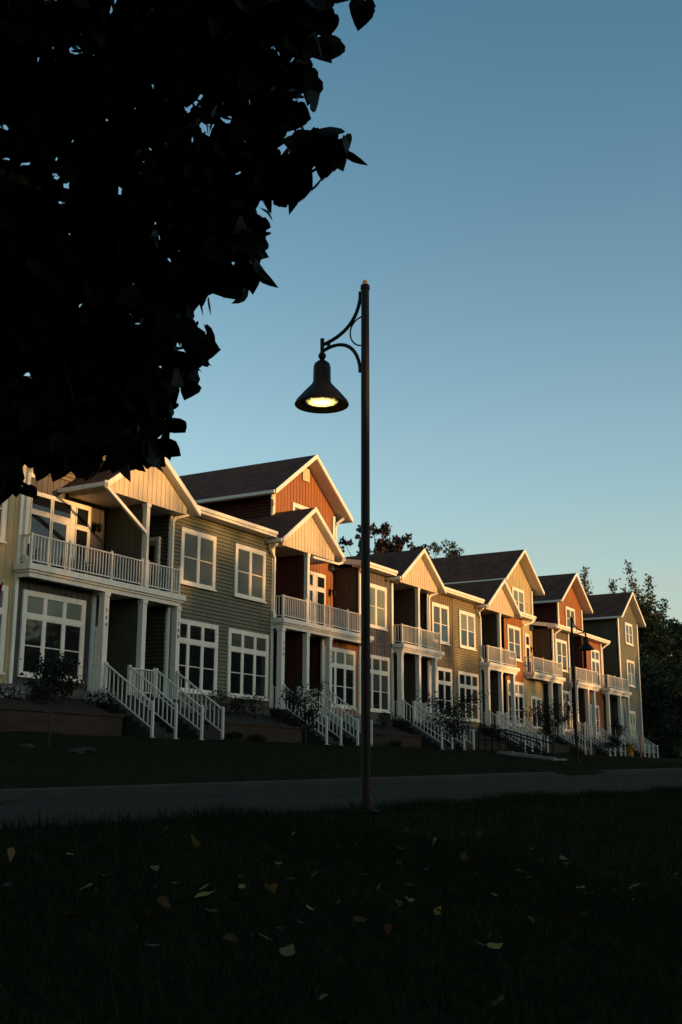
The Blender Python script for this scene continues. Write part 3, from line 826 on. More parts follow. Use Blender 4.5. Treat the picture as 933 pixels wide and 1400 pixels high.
stair(hH, 96.6, 97.9); stair(hH, 99.25, 100.55)

# ------------------------------------------------------------------ terrain
YN, YF = 6.28, 12.5
def cl(x): return np.clip(x, -40, 140)
def z_near(x): return -.41 + .0055 * cl(x)
def z_far(x): return -.52 + .0150 * cl(x)
def z_foot(x): return 1.02 + .0037 * (cl(x) - 26)
def ground_z(x, y, road=True):
    x = np.asarray(x, float); y = np.asarray(y, float)
    zn, zf, zs = z_near(x), z_far(x), z_foot(x)
    near = zn - .165 * (YN - np.maximum(y, -6)) + .0
    t = np.clip((y - YN) / (YF - YN), 0, 1); rd = zn + (zf - zn) * t + .10 * np.sin(np.pi * t)
    t2 = np.clip((y - YF) / (21.3 - YF), 0, 1); far = zf + .1 + (zs - zf - .1) * (t2 * t2 * (3 - 2 * t2) * .6 + t2 * .4)
    z = np.where(y < YN, near, np.where(y < YF, rd - (.06 if road else 0), far))
    z = np.where(y > 34.5, zs + .6 * np.clip((y - 34.5) / 10, 0, 1), z)
    return z
def bumps(x, y): return .02 * np.sin(x * 1.7 + y) + .018 * np.sin(x * .6 - y * 2.3) + .012 * np.sin(x * 3.1 + 2 * np.sin(y * 2))
xs = np.unique(np.concatenate([np.linspace(-400, -20, 12), np.arange(-20, 30, .4), np.arange(30, 110, 1.0), np.linspace(112, 500, 18)]))
ys = np.unique(np.concatenate([np.linspace(-300, -10, 14), np.arange(-9, 6.0, .3), [6.2, 6.28, 6.281], np.arange(6.7, 12.4, .6), [12.45, 12.499, 12.5], np.arange(13, 22, .5), np.arange(23, 36, 1.5), np.linspace(38, 500, 16)]))
XX, YY = np.meshgrid(xs, ys, indexing='ij')
ZZ = ground_z(XX, YY) + np.where((YY < 6.05) | (YY > 12.8), bumps(XX, YY), 0)
V = np.stack([XX, YY, ZZ + EYE], -1).reshape(-1, 3)
ny = len(ys); i, j = np.meshgrid(np.arange(len(xs) - 1), np.arange(ny - 1), indexing='ij')
a = (i * ny + j).ravel(); F = np.stack([a, a + ny, a + ny + 1, a + 1], 1)
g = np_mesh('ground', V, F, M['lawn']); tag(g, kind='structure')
g.data.polygons.foreach_set('use_smooth', [True] * len(g.data.polygons))

rx = np.arange(-60, 141, 1.0)
ry = np.linspace(YN - .02, YF, 10)
XX, YY = np.meshgrid(rx, ry, indexing='ij')
edge = np.where(YY < YN, .05 * np.sin(XX * 2.1) + .05 * np.sin(XX * .9), 0)
ZZ = ground_z(XX, np.clip(YY, YN + 1e-4, YF - 1e-4), road=False)
V = np.stack([XX, YY + edge, ZZ + EYE], -1).reshape(-1, 3)
ny = len(ry); i, j = np.meshgrid(np.arange(len(rx) - 1), np.arange(ny - 1), indexing='ij')
a = (i * ny + j).ravel(); F = np.stack([a, a + ny, a + ny + 1, a + 1], 1)
rd = np_mesh('road', V, F, M['asphalt']); tag(rd, kind='structure')

add_cracks(M['asphalt'])
def kerb(x0, x1):
    mb = MB(); n = int((x1 - x0) / 1.5) + 1
    X = np.linspace(x0, x1, n + 1)
    prof = [(YF - .02, -.05), (YF - .005, .10), (YF + .02, .125), (YF + .15, .13), (YF + .15, -.1)]
    vs = []; fs = []
    for k, x in enumerate(X):
        taper = min(1, (x - x0) / 1.2 + .15, (x1 - x) / 1.2 + .15)
        for y, z in prof: vs.append((x, y, float(z_far(x)) + (z if z < 0 else z * taper)))
    m = len(prof)
    for k in range(n):
        for q in range(m - 1):
            fs.append((k * m + q, (k + 1) * m + q, (k + 1) * m + q + 1, k * m + q + 1))
    mb.add(vs, fs)
    return tag(mb.build('kerb', M['kerb']), kind='structure')
kerb(-50, 36.0); kerb(38.6, 130)

# grass blades on the near lawn and the far verge
def blades(n, x0, x1, y0, y1, h):
    x = RNG.uniform(x0, x1, n); y = RNG.uniform(y0, y1, n)
    z = ground_z(x, y) + bumps(x, y) + EYE - .01
    a = RNG.uniform(0, 2 * np.pi, n); w = .004 + .003 * RNG.random(n); hh = h * (.5 + RNG.random(n))
    lean = RNG.normal(size=(n, 2)) * .45
    p0 = np.stack([x - np.cos(a) * w, y - np.sin(a) * w, z], 1); p1 = np.stack([x + np.cos(a) * w, y + np.sin(a) * w, z], 1)
    p2 = np.stack([x + lean[:, 0] * hh, y + lean[:, 1] * hh, z + hh], 1)
    return np.stack([p0, p1, p2], 1).reshape(-1, 3)
V = np.concatenate([blades(60000, 1, 10, 1.0, 6.0, .07), blades(55000, 8, 26, 1.0, 6.3, .09), blades(9000, 4, 30, 6.0, 6.34, .10), blades(30000, 10, 60, 12.7, 21, .10)])
F = np.arange(len(V)).reshape(-1, 3)
gb = np_mesh('grass', V, F, M['blade']); tag(gb, kind='stuff')

# ------------------------------------------------------------------ retaining walls, planting beds
WALLS = [(24.0, 32.6, 'brown block retaining wall under the big window of house 744'),
         (37.8, 44.85, 'brown block retaining wall below the sage green houses'),
         (50.0, 57.0, 'brown block retaining wall right behind the near lamp post'),
         (62.0, 69.3, 'brown block retaining wall behind the black handrail'),
         (74.1, 81.0, 'brown block retaining wall below the pale yellow house'),
         (84.0, 86.8, 'short brown block retaining wall below the grey-brown house'),
         (91.4, 96.2, 'brown block retaining wall beside the yellow hydrant')]
for x0, x1, lab in WALLS:
    mb = H(); zg = zb_(x0)
    mb.box(x0, x1, 28.0, 28.35, zg - .3, 2.02)
    w = mb.build('retaining_wall', M['block'], None, uw((x0 + x1) / 2, 28, zg)); tag(w, lab, 'wall', 'retaining walls between the stairs')
    mb = H(); n = int((x1 - x0) / .55)
    for k in range(n):
        a = x0 - .05 + (x1 - x0 + .1) * k / n; b = x0 - .05 + (x1 - x0 + .1) * (k + 1) / n
        mb.box(a + .008, b - .008, 27.95, 28.4, 2.023, 2.13)
    mb.build('coping', M['block'], w)
    mb = H(); mb.prism([(x0, 28.36, 1.9), (x0, 28.36, 2.08), (x0, 29.95, 2.72), (x0, 29.95, 1.9)], (x1 - x0, 0, 0)); mb.build('planting_soil', M['mulch'], w)

# ------------------------------------------------------------------ plants
def shrub(name, c, r, n, m, size, tpl, label, cat, group=None, sq=(1, 1, .8), stems=5, flowers=0, droop=-.2):
    """c = world point at the base"""
    c = Vector(c)
    e = empty(name, c, label, cat, group)
    blobs = [(RNG.normal(size=3) * r * .35, r * RNG.uniform(.45, .75)) for _ in range(6)]
    P = np.concatenate([in_ball((b[0], b[1], r * sq[2] + b[2] * .5), q, n // 6, sq=sq) for b, q in blobs])
    P[:, 2] = np.maximum(P[:, 2], .03)
    V, F = leaves(P, size, tpl, droop=droop)
    np_mesh('foliage', V, F, m, e)
    mb = MB()
    for k in range(stems):
        a = RNG.uniform(0, 6.28); d = r * RNG.uniform(.2, .7)
        mb.tube([(0, 0, -EYE - .05), (d * .4 * math.cos(a), d * .4 * math.sin(a), r * .6 - EYE), (d * math.cos(a), d * math.sin(a), r * 1.3 - EYE)], [.014, .01, .005], 5)
    o = mb.build('stem', M['bark'], None); o.parent = e; o.location = (0, 0, 0)
    if flowers:
        P = np.concatenate([in_ball((b[0], b[1], r * sq[2] + b[2] * .5), q * 1.08, flowers // 6, sq=sq, shell=.9) for b, q in blobs])
        P[:, 2] = np.maximum(P[:, 2], .05)
        V, F = leaves(P, size * 1.0, OVAL, droop=-.6)
        np_mesh('blossom', V, F, M['flower'], e)
    return e

def bed_z(y): return 2.08 + (2.72 - 2.08) * (y - 28.36) / 1.59
def bedpt(x, y): return uw(x, y, bed_z(y))
BED = [(27.5, 29.2, .34, 'f', 'white-flowering bush left of the window of house 744'),
       (28.6, 29.3, .26, 'f', 'white blossoms at the corner of the yellow and grey walls'),
       (30.7, 29.2, .36, 's', 'dark leafy shrub in front of the window of house 744'),
       (29.6, 28.9, .28, 's', 'low dark shrub at the left end of the window of house 744'),
       (32.5, 29.2, .36, 'f', 'mound of white flowers beside the post numbered 744'),
       (38.4, 29.1, .30, 'f', 'pale flowers behind the stair rail of house 740'),
       (39.9, 29.1, .40, 's', 'loose dark shrub between the two lower sage green windows'),
       (41.6, 29.1, .38, 's', 'feathery shrub under the left edge of the window of house 734'),
       (42.9, 29.2, .48, 's', 'tall spiky shrub under the middle of the window of house 734'),
       (44.2, 28.8, .26, 's', 'low ground shrub by the post numbered 734'),
       (51.5, 29.1, .34, 'f', 'pale flower clump under the window of the red house 732'),
       (54.6, 29.0, .36, 's', 'dark shrub under the purple-grey window right of the lamp post'),
       (56.2, 28.8, .34, 's', 'low shrub left of the purple-grey porch'),
       (63.6, 29.1, .34, 'f', 'pale blossoms under the sunlit taupe window'),
       (67.5, 28.9, .34, 's', 'dark shrub under the lower tan clapboard window'),
       (69.0, 28.8, .36, 's', 'dark potted bush left of the red porch'),
       (75.6, 29.0, .36, 'f', 'cream flowers below the red house windows'),
       (79.2, 28.9, .42, 'f', 'tall pale flowering bush at the pale yellow window'),
       (85.4, 29.0, .34, 's', 'dark shrub under the flag'),
       (93.4, 28.9, .36, 's', 'dark shrub below the rust orange wall')]
for x, y, r, k, lab in BED:
    if k == 'f': shrub('flowering_bush', bedpt(x, y), r * 1.1, 420, M['leaf_shrub'], .055, OVAL, lab, 'bush', 'flowering bushes in the beds', flowers=330, sq=(1.25, .9, .7))
    else: shrub('shrub', bedpt(x, y), r * 1.25, 800, M['leaf_shrub'], .06, OVAL, lab, 'shrub', 'shrubs in the beds', sq=(1.2, .9, 1.0), droop=-.4)
shrub('flowering_bush', uw(99.6, 28.2, 1.6), .75, 500, M['leaf_shrub'], .07, OVAL, 'large white-flowering bush between the far right stairs', 'bush', 'flowering bushes in the beds', flowers=700, sq=(1.4, .8, .6))
# low growth along the foot of the walls
for x, lab in ((39.2, 'low weeds at the wall foot under the sage green houses'), (41.0, 'clump of weeds midway along the wall below house 734'), (53.5, 'low weeds at the wall foot behind the lamp post')):
    shrub('weed_clump', uw(x, 27.75, zb_(x)), .24, 500, M['leaf_shrub'], .06, OVAL, lab, 'weeds', 'weeds along the wall foot', sq=(2.6, .7, .7), stems=3)

def young_tree(x, y, h, spread, label, n=700, m='leaf_dark', conic=False, clear=.45):
    z = float(ground_z(x, y)) + EYE
    e = empty('young_tree', (x, y, z), label, 'tree', 'young trees on the verge')
    mb = MB(); P = []
    top = h * .92
    mb.tube([(0, 0, -EYE - .1), (.03, .02, h * .3 - EYE), (-.02, .03, h * .6 - EYE), (.02, 0, top - EYE)], [.04, .032, .022, .008], 7)
    for k in range(16):
        t = RNG.uniform(clear, .95); a = RNG.uniform(0, 6.28)
        L = spread * ((1.15 - t) * 1.3 if conic else (1 - abs(t - .65) * 1.2)) * RNG.uniform(.5, 1.1)
        up = L * (.05 if conic else RNG.uniform(.3, .8))
        b = np.array((0, 0, h * t)); q = b + np.array((L * math.cos(a), L * math.sin(a), up))
        mb.tube([(b[0], b[1], b[2] - EYE), ((b[0] + q[0]) / 2, (b[1] + q[1]) / 2, (b[2] * .6 + q[2] * .4) - EYE), (q[0], q[1], q[2] - EYE)], [.014, .009, .004], 5)
        s = RNG.random(n // 16)[:, None]
        P.append(b + (q - b) * (.25 + .8 * s) + RNG.normal(size=(n // 16, 3)) * spread * np.array((.13, .13, .09)))
    o = mb.build('trunk', M['bark'], None, smooth=True); o.parent = e; o.location = (0, 0, 0)
    V, F = leaves(np.concatenate(P), .085, OVAL, droop=.1)
    np_mesh('crown', V, F, M[m], e)
    return e
young_tree(18.4, 17.8, 1.75, .8, 'thin young tree at the left in front of the window of house 744', 1500, m='leaf_shrub', clear=.5)
young_tree(31.6, 19.6, 1.9, .85, 'young tree in front of the stair rails of house 732', 1500, m='leaf_shrub', clear=.3)
young_tree(41.8, 19.1, 2.05, 1.45, 'young tree left of the black handrail, before the taupe stairs', 2600, m='leaf_shrub', clear=.3)
young_tree(52.8, 19.4, 2.1, 1.4, 'young tree before the pale yellow house', 2600, m='leaf_shrub', clear=.3)
young_tree(65.8, 19.9, 2.2, 1.0, 'layered young conifer left of the yellow hydrant', 2200, m='leaf_shrub', conic=True, clear=.2)

def rock(x, y, r, label):
    bm = bmesh.new(); bmesh.ops.create_icosphere(bm, subdivisions=3, radius=r)
    for v in bm.verts:
        p = v.co.normalized()
        v.co *= 1 + .22 * math.sin(4 * p.x + 3 * p.y + x * 9) + .12 * math.sin(9 * p.y + 5 * p.z + x)
        v.co.z *= .5; v.co.x *= 1.5
    me = bpy.data.meshes.new('rock'); bm.to_mesh(me); bm.free(); me.materials.append(M['stone'])
    o = bpy.data.objects.new('rock', me); COL.objects.link(o); o.location = (x, y, float(ground_z(x, y)) + EYE + r * .12)
    return tag(o, label, 'rock', 'rocks round the young tree')
rock(17.6, 17.6, .11, 'grey rock left of the thin young tree trunk')
rock(18.4, 17.0, .13, 'flat grey rock in front of the thin young tree trunk')
rock(19.1, 17.3, .12, 'grey rock right of the thin young tree trunk')

# ------------------------------------------------------------------ street lamps
def street_lamp(px, py, z0, rot, label, lit=True, k=1.0):
    """arm reaches along local +Y"""
    e = empty('street_lamp', (px, py, z0 + EYE), label, 'street lamp', 'bell street lamps'); e.rotation_euler = (0, 0, rot)
    def put(mb, name, m, parent=e, smooth=True):
        mb.v = [(x * k, y * k, z * k - EYE) for x, y, z in mb.v]
        o = mb.build(name, m, None, smooth=smooth); o.parent = parent; o.location = (0, 0, 0)
        if smooth:
            md = o.modifiers.new('edge', 'EDGE_SPLIT'); md.split_angle = R(40)
        return o
    T = 6.02
    mb = MB(); mb.lathe([(.001, -.2), (.052, -.2), (.052, .0), (.051, 3), (.0475, T), (.001, T)], seg=20); mb.lathe([(.048, T - .06), (.056, T - .055), (.056, T - .02), (.05, T), (.001, T + .004)], seg=20)
    p = put(mb, 'pole', M['lampmetal'])
    mb = MB(); mb.lathe([(.15, 0), (.15, .02), (.09, .03), (.085, .12), (.056, .14)], seg=20); put(mb, 'base', M['lampmetal'])
    mb = MB(); mb.lathe([(.03, T), (.031, T + .045), (.022, T + .062), (.001, T + .066)], seg=16); put(mb, 'photocell', M['copper'])
    # bracket, y outwards from the pole
    A = .585          # reach of the arm to the lamp axis
    zt = T - .01
    br = MB()
    def arc(pts, r, n=14):
        out = []
        P = [Vector((0, a, b)) for a, b in pts]
        for i in range(n + 1):
            t = i / n
            q = [x.copy() for x in P]
            while len(q) > 1: q = [q[m].lerp(q[m + 1], t) for m in range(len(q) - 1)]
            out.append(q[0])
        br.tube(out, r, 8)
    arc([(.06, zt - .08), (.085, zt - .40), (.27, zt - .56), (A - .02, zt - .625)], .022)
    arc([(.065, zt - 1.03), (.10, zt - .72), (.30, zt - .60), (A - .02, zt - .70)], .022)
    arc([(.045, zt - .374), (.19, zt - .40), (.27, zt - .55), (.19, zt - .72), (.045, zt - .736)], .0095)
    br.box(.044, .078, 0, 0, 0, 0) if False else None
    br.tube([(0, .064, zt - .06), (0, .064, zt - .16)], .024, 8); br.tube([(0, .066, zt - .97), (0, .066, zt - 1.06)], .024, 8)
    br.bar((0, A - .09, zt - .60), (0, A - .09, zt - .69), .025, .035)
    br.tube([(0, A, zt - .565), (0, A, zt - .74)], .024, 10); br.ball((0, A, zt - .565), .028, 10, 8)
    put(br, 'bracket', M['lampmetal'])
    z1 = zt - .72
    sh = MB(); c = (0, A, z1)
    sh.ball((0, A, z1 - .045), .048, 12, 8)
    prof = [(.02, -.08), (.03, -.095), (.026, -.11), (.055, -.115), (.085, -.145), (.096, -.19), (.099, -.37), (.107, -.385), (.112, -.40), (.150, -.445), (.20, -.502), (.25, -.565), (.283, -.608), (.297, -.638), (.299, -.655), (.292, -.663)]
    prof = [(r * 1.07, z) for r, z in prof]
    sh.lathe(prof, c, 40)
    inner = [(.312, -.663), (.30, -.650), (.25, -.575), (.19, -.50), (.12, -.47), (.001, -.465)]
    sh.lathe(inner, c, 40)
    s = put(sh, 'lamp_shade', M['lampmetal'])
    if lit:
        lm, nt, b = new_mat('lit_lamp_lens')
        b.inputs['Base Color'].default_value = (.5, .42, .2, 1)
        b.inputs['Emission Color'].default_value = (1, .75, .23, 1)
        NN, LL = nt.nodes, nt.links
        tc = NN.new('ShaderNodeTexCoord')
        sp = NN.new('ShaderNodeSeparateXYZ'); LL.new(tc.outputs['Object'], sp.inputs[0])
        dy = NN.new('ShaderNodeMath'); dy.operation = 'SUBTRACT'; dy.inputs[1].default_value = A * k; LL.new(sp.outputs['Y'], dy.inputs[0])
        cb = NN.new('ShaderNodeCombineXYZ'); LL.new(sp.outputs['X'], cb.inputs['X']); LL.new(dy.outputs[0], cb.inputs['Y'])
        ln = NN.new('ShaderNodeVectorMath'); ln.operation = 'LENGTH'; LL.new(cb.outputs[0], ln.inputs[0])
        no = NN.new('ShaderNodeTexNoise'); no.inputs['Scale'].default_value = 26; no.inputs['Detail'].default_value = 3; LL.new(tc.outputs['Object'], no.inputs['Vector'])
        n2 = NN.new('ShaderNodeMath'); n2.operation = 'MULTIPLY_ADD'; n2.inputs[1].default_value = .10; LL.new(no.outputs['Fac'], n2.inputs[0]); LL.new(ln.outputs['Value'], n2.inputs[2])
        mr = NN.new('ShaderNodeMapRange'); mr.inputs['From Min'].default_value = .11; mr.inputs['From Max'].default_value = .235; mr.inputs['To Min'].default_value = 1.25; mr.inputs['To Max'].default_value = .03
        LL.new(n2.outputs[0], mr.inputs['Value']); LL.new(mr.outputs[0], b.inputs['Emission Strength'])
        le = MB(); le.lathe([(.001, -.632), (.08, -.631), (.14, -.628), (.185, -.622), (.19, -.60), (.1, -.59)], c, 32)
        put(le, 'lens', lm, s)
        # reflector ring around the lens, its yellow base colour paints the lamp's glow
        rm = mat('glow_tinted_reflector', (.16, .12, .035), rough=.6, metal=.0, var=.1)
        rf = MB(); rf.lathe([(.19, -.615), (.23, -.622), (.265, -.642), (.30, -.655)], c, 36); put(rf, 'reflector', rm, s)
    return e
street_lamp(11.10, 6.12, float(z_near(11.1)) - .03, 0, 'tall dark street lamp in the middle of the picture with its bell lamp lit')
street_lamp(43.9, 14.9, float(ground_z(43.9, 14.9)), R(180), 'far street lamp with an unlit bell, standing before the rust orange house', lit=False, k=.95)

# ------------------------------------------------------------------ steps and handrail, hydrant, post, flags
def gz(x, y): return float(ground_z(x, y))
e = empty('handrail', (46, 18.2, gz(46, 18.2) + EYE), 'black pipe handrail beside the concrete steps in the lawn', 'handrail')
mb = MB()
def hr(x, ys):
    """pipe rail down the lawn at x: level run, then sloping with the steps"""
    hts = [gz(x, ys[1]) + 1.0, gz(x, ys[1]) + 1.0, gz(x, ys[2]) + .62]
    pts = [(x, y, z) for y, z in zip(ys, hts)]
    mb.tube(pts, .03, 8); mb.tube([(a, b, c - .45) for a, b, c in pts], .024, 8)
    for (p, q, n) in ((pts[0], pts[1], 2), (pts[1], pts[2], 3)):
        for i in range(n + 1):
            t = i / n; y = p[1] + (q[1] - p[1]) * t; z = p[2] + (q[2] - p[2]) * t
            mb.tube([(x, y, gz(x, y) - .2), (x, y, z)], .027, 8)
hr(45.3, (19.6, 19.0, 16.9)); hr(46.8, (19.6, 19.0, 16.9))
mb.tube([(45.3, 19.6, gz(45.3, 19.0) + 1.0), (46.8, 19.6, gz(46.8, 19.0) + 1.0)], .03, 8)
o = mb.build('rail', M['black'], None); o.parent = e; o.location = -e.location
st = MB()
zt = gz(46, 18.7) + .06; zb = gz(46, 16.9) + .02; ns = 3
for k in range(ns + 1):
    ya = 18.7 - 1.8 * k / ns; z = zt + (zb - zt) * k / ns
    st.box(45.42, 46.78, ya - 1.8 / ns + .002, ya + (1.2 if k == 0 else 0), z - .4, z)
    st.box(45.2, 45.415, ya - 1.8 / ns + .002, ya, z - .4, z + .05)
tag(st.build('garden_steps', M['step'], None, (46, 17, gz(46, 17) + EYE)), 'pale concrete steps going down the lawn beside the black handrail', 'steps')

hx, hy = 67.6, 19.7
e = empty('fire_hydrant', (hx, hy, gz(hx, hy) + EYE), 'yellow fire hydrant on the grass at the far right', 'hydrant')
mb = MB(); mb.lathe([(.19, 0), (.19, .05), (.14, .06), (.14, .5), (.17, .51), (.17, .56), (.15, .6), (.11, .7), (.05, .76), (.04, .82), (.001, .83)], (0, 0, -EYE), 16)
o = mb.build('barrel', M['hydrant'], None, smooth=True); o.parent = e; o.location = (0, 0, 0)
for s in (-1, 1):
    mb = MB(); mb.tube([(0, s * .1, .42 - EYE), (0, s * .22, .42 - EYE), (0, s * .23, .42 - EYE), (0, s * .27, .42 - EYE)], [.07, .07, .09, .09], 12)
    o = mb.build('outlet_cap', M['hydrant'], None); o.parent = e; o.location = (0, 0, 0)
mb = MB(); mb.tube([(-.1, 0, .4 - EYE), (-.26, 0, .4 - EYE), (-.31, 0, .4 - EYE)], [.09, .09, .11], 12)
o = mb.build('outlet_cap', M['hydrant'], None); o.parent = e; o.location = (0, 0, 0)
mb = MB(); px, py = 69.3, 19.6
mb.box(px - .09, px + .09, py - .03, py + .03, gz(px, py) - .2, gz(px, py) + 1.22); mb.prism([(px - .09, py - .03, gz(px, py) + 1.223), (px + .09, py - .03, gz(px, py) + 1.223), (px, py - .03, gz(px, py) + 1.3)], (0, .06, 0))
tag(mb.build('marker_post', M['marker'], None, (px, py, gz(px, py) + EYE)), 'orange-brown marker post standing right of the yellow hydrant', 'post')

def flag_mat():
    m, nt, b = new_mat('striped_flag_cloth')
    N, L = nt.nodes, nt.links
    at = N.new('ShaderNodeUVMap'); sp = N.new('ShaderNodeSeparateXYZ'); L.new(at.outputs['UV'], sp.inputs[0])
    mu = N.new('ShaderNodeMath'); mu.operation = 'MULTIPLY'; mu.inputs[1].default_value = 6.5; L.new(sp.outputs['Y'], mu.inputs[0])
    fr = N.new('ShaderNodeMath'); fr.operation = 'FRACT'; L.new(mu.outputs[0], fr.inputs[0])
    gt = N.new('ShaderNodeMath'); gt.operation = 'LESS_THAN'; gt.inputs[1].default_value = .5; L.new(fr.outputs[0], gt.inputs[0])
    mx = N.new('ShaderNodeMixRGB'); mx.inputs[1].default_value = (.62, .58, .52, 1); mx.inputs[2].default_value = (.20, .02, .02, 1); L.new(gt.outputs[0], mx.inputs[0])
    lx = N.new('ShaderNodeMath'); lx.operation = 'LESS_THAN'; lx.inputs[1].default_value = .4; L.new(sp.outputs['X'], lx.inputs[0])
    ly = N.new('ShaderNodeMath'); ly.operation = 'GREATER_THAN'; ly.inputs[1].default_value = .462; L.new(sp.outputs['Y'], ly.inputs[0])
    an = N.new('ShaderNodeMath'); an.operation = 'MULTIPLY'; L.new(lx.outputs[0], an.inputs[0]); L.new(ly.outputs[0], an.inputs[1])
    m2 = N.new('ShaderNodeMixRGB'); m2.inputs[2].default_value = (.02, .025, .09, 1); L.new(an.outputs[0], m2.inputs[0]); L.new(mx.outputs[0], m2.inputs[1])
    L.new(m2.outputs[0], b.inputs['Base Color']); setin(b, Roughness=.9, Specular_IOR_Level=.1)
    return m
M['flag'] = flag_mat()
def flag(a, b, drop, label, flip=False):
    """pole from a (wall end) to b (tip), cloth hangs from its outer part and droops"""
    a = Vector(a); b = Vector(b)
    e = empty('flag', a, label, 'flag')
    mb = MB(); d = b - a
    mb.tube([(0, 0, -EYE), (d.x, d.y, d.z - EYE)], .018, 7); mb.ball((d.x, d.y, d.z - EYE), .035, 8, 6)
    o = mb.build('flag_pole', M['rail'], None); o.parent = e; o.location = (0, 0, 0)
    nu, nv = 14, 16
    bm = bmesh.new(); uvl = bm.loops.layers.uv.new('UVMap')
    g = []
    side = d.normalized().cross(Vector((0, 0, 1))).normalized()
    for i in range(nu + 1):
        row = []
        for j in range(nv + 1):
            u, v = i / nu, j / nv
            p = d * (1 - .72 * u) + Vector((0, 0, -1)) * (drop * v) + d.normalized() * (-.25 * v * (1 - u)) * drop
            p += side * (.07 * math.sin(u * 11 + v * 1.5) * (.3 + v)) 
            row.append((bm.verts.new(p), u, v))
        g.append(row)
    for i in range(nu):
        for j in range(nv):
            q = [g[i][j], g[i + 1][j], g[i + 1][j + 1], g[i][j + 1]]
            f = bm.faces.new([t[0] for t in q])
            for lp, t in zip(f.loops, q): lp[uvl].uv = (1 - t[2], .4 * t[1]) if flip else (t[2], 1 - t[1])
            f.smooth = True
    me = bpy.data.meshes.new('cloth'); bm.to_mesh(me); bm.free(); me.materials.append(M['flag'])
    o = bpy.data.objects.new('cloth', me); COL.objects.link(o); o.parent = e
    sd = o.modifiers.new('thick', 'SOLIDIFY'); sd.thickness = .004
    return e
flag(uw(83.75, 29.35, 5.75), uw(81.75, 28.1, 4.95), 1.05, 'striped flag hanging from a slanted pole at the grey-brown porch')
flag(uw(27.2, 29.9, 5.3), uw(26.95, 28.5, 6.2), .95, 'red and white striped flag tip at the left edge, on the yellow house', flip=True)

def chair(x, y, rot, label):
    e = empty('patio_chair', uw(x, y, DECK), label, 'chair', 'chairs on the balconies'); e.rotation_euler = (0, 0, rot)
    def put(mb, n):
        mb.v = [(a, b, c - EYE) for a, b, c in mb.v]; o = mb.build(n, M['chair'], None); o.parent = e; o.location = (0, 0, 0)
    mb = MB(); mb.box(-.28, .28, -.28, .28, .38, .45); put(mb, 'seat')
    mb = MB(); mb.prism([(-.28, .28, .46), (.28, .28, .46), (.28, .38, .88), (-.28, .38, .88)], (0, .05, 0)); put(mb, 'backrest')
    for sx in (-1, 1):
        mb = MB(); mb.box(sx * .32 - .03, sx * .32 + .03, -.28, .30, .60, .64); put(mb, 'armrest')
        for sy in (-1, 1):
            mb = MB(); mb.box(sx * .3 - .025, sx * .3 + .025, sy * .26 - .025, sy * .26 + .025, 0, .60); put(mb, 'leg')
chair(29.9, 30.6, R(-35), 'dark patio chair at the left end of the long balcony of house 744')
chair(33.5, 30.6, R(20), 'dark patio chair right of the glass door on the balcony of house 744')
chair(78.6, 30.4, R(-20), 'dark patio chair on the balcony of the pale yellow house')

# ------------------------------------------------------------------ fallen leaves
LV = [(7.06, 5.32), (4.72, 3.92), (4.93, 3.49), (5.94, 3.91), (5.9, 4.09), (5.58, 3.92), (5.48, 4.07), (5.67, 4.2), (5.51, 4.41), (5.96, 4.8), (5.8, 3.55), (8.63, 4.45), (7.87, 4.25), (10.21, 5.43), (8.29, 3.99), (8.18, 3.8), (6.61, 3.15), (6.3, 2.66), (9.08, 3.1), (9.62, 2.88), (8.99, 4.04), (10.95, 4.74), (7.6, 3.25), (7.51, 3.39), (8.36, 5.3), (8.02, 5.44), (7.03, 4.75), (7.16, 4.66), (6.98, 4.25), (5.3, 3.87), (6.59, 4.76), (5.29, 4.08), (5.2, 4.11), (4.95, 4.05), (4.59, 4.21), (4.36, 4.27), (5.12, 5.2), (4.7, 4.79), (5.42, 4.73), (5.11, 4.59), (6.57, 5.51), (5.64, 4.89), (5.69, 5.27), (5.82, 5.86), (5.89, 3.11), (6.83, 3.45)]
KIND = {'leaf_yellow': ('pale yellow fallen leaf lying on the dark lawn', 'yellow leaves on the lawn'), 'leaf_brown': ('curled brown fallen leaf lying on the dark lawn', 'brown leaves on the lawn'), 'leaf_tan': ('dry tan fallen leaf lying on the dark lawn', 'tan leaves on the lawn')}
yl = {0, 3, 4, 7, 10, 11, 16, 17, 18, 19, 6}
for k in range(70):
    while True:
        x = RNG.uniform(3.5, 11); y = RNG.uniform(2.3, 5.8)
        if math.atan2(y, x) < R(44) and x > 3.9: break
    LV.append((x + .35 * math.sin(9 * y), y + .25 * math.sin(7 * x)))
for k, (x, y) in enumerate(LV):
    kind = 'leaf_yellow' if k in yl else ('leaf_tan' if k % 3 == 0 else 'leaf_brown')
    sz = RNG.uniform(.075, .105) if k in yl else RNG.uniform(.045, .085)
    V, F = leaves([(0, 0, 0)], sz, (HEART, OVAL, HEART)[k % 3], flat=.85 if k % 4 else .4, var=0)
    c2 = ((V - V.mean(0))[:, :2] ** 2).sum(1); V = V - V.mean(0); V[:, 2] += RNG.uniform(3, 11) * c2 + RNG.uniform(-.25, .25) * V[:, 0] + RNG.uniform(-.25, .25) * V[:, 1]; V[:, 2] += .004 - V[:, 2].min() * .7
    o = np_mesh('fallen_leaf', V, F, M[kind], None, (x, y, float(ground_z(x, y) + bumps(x, y)) + EYE + .045))
    tag(o, KIND[kind][0], 'leaf', KIND[kind][1])

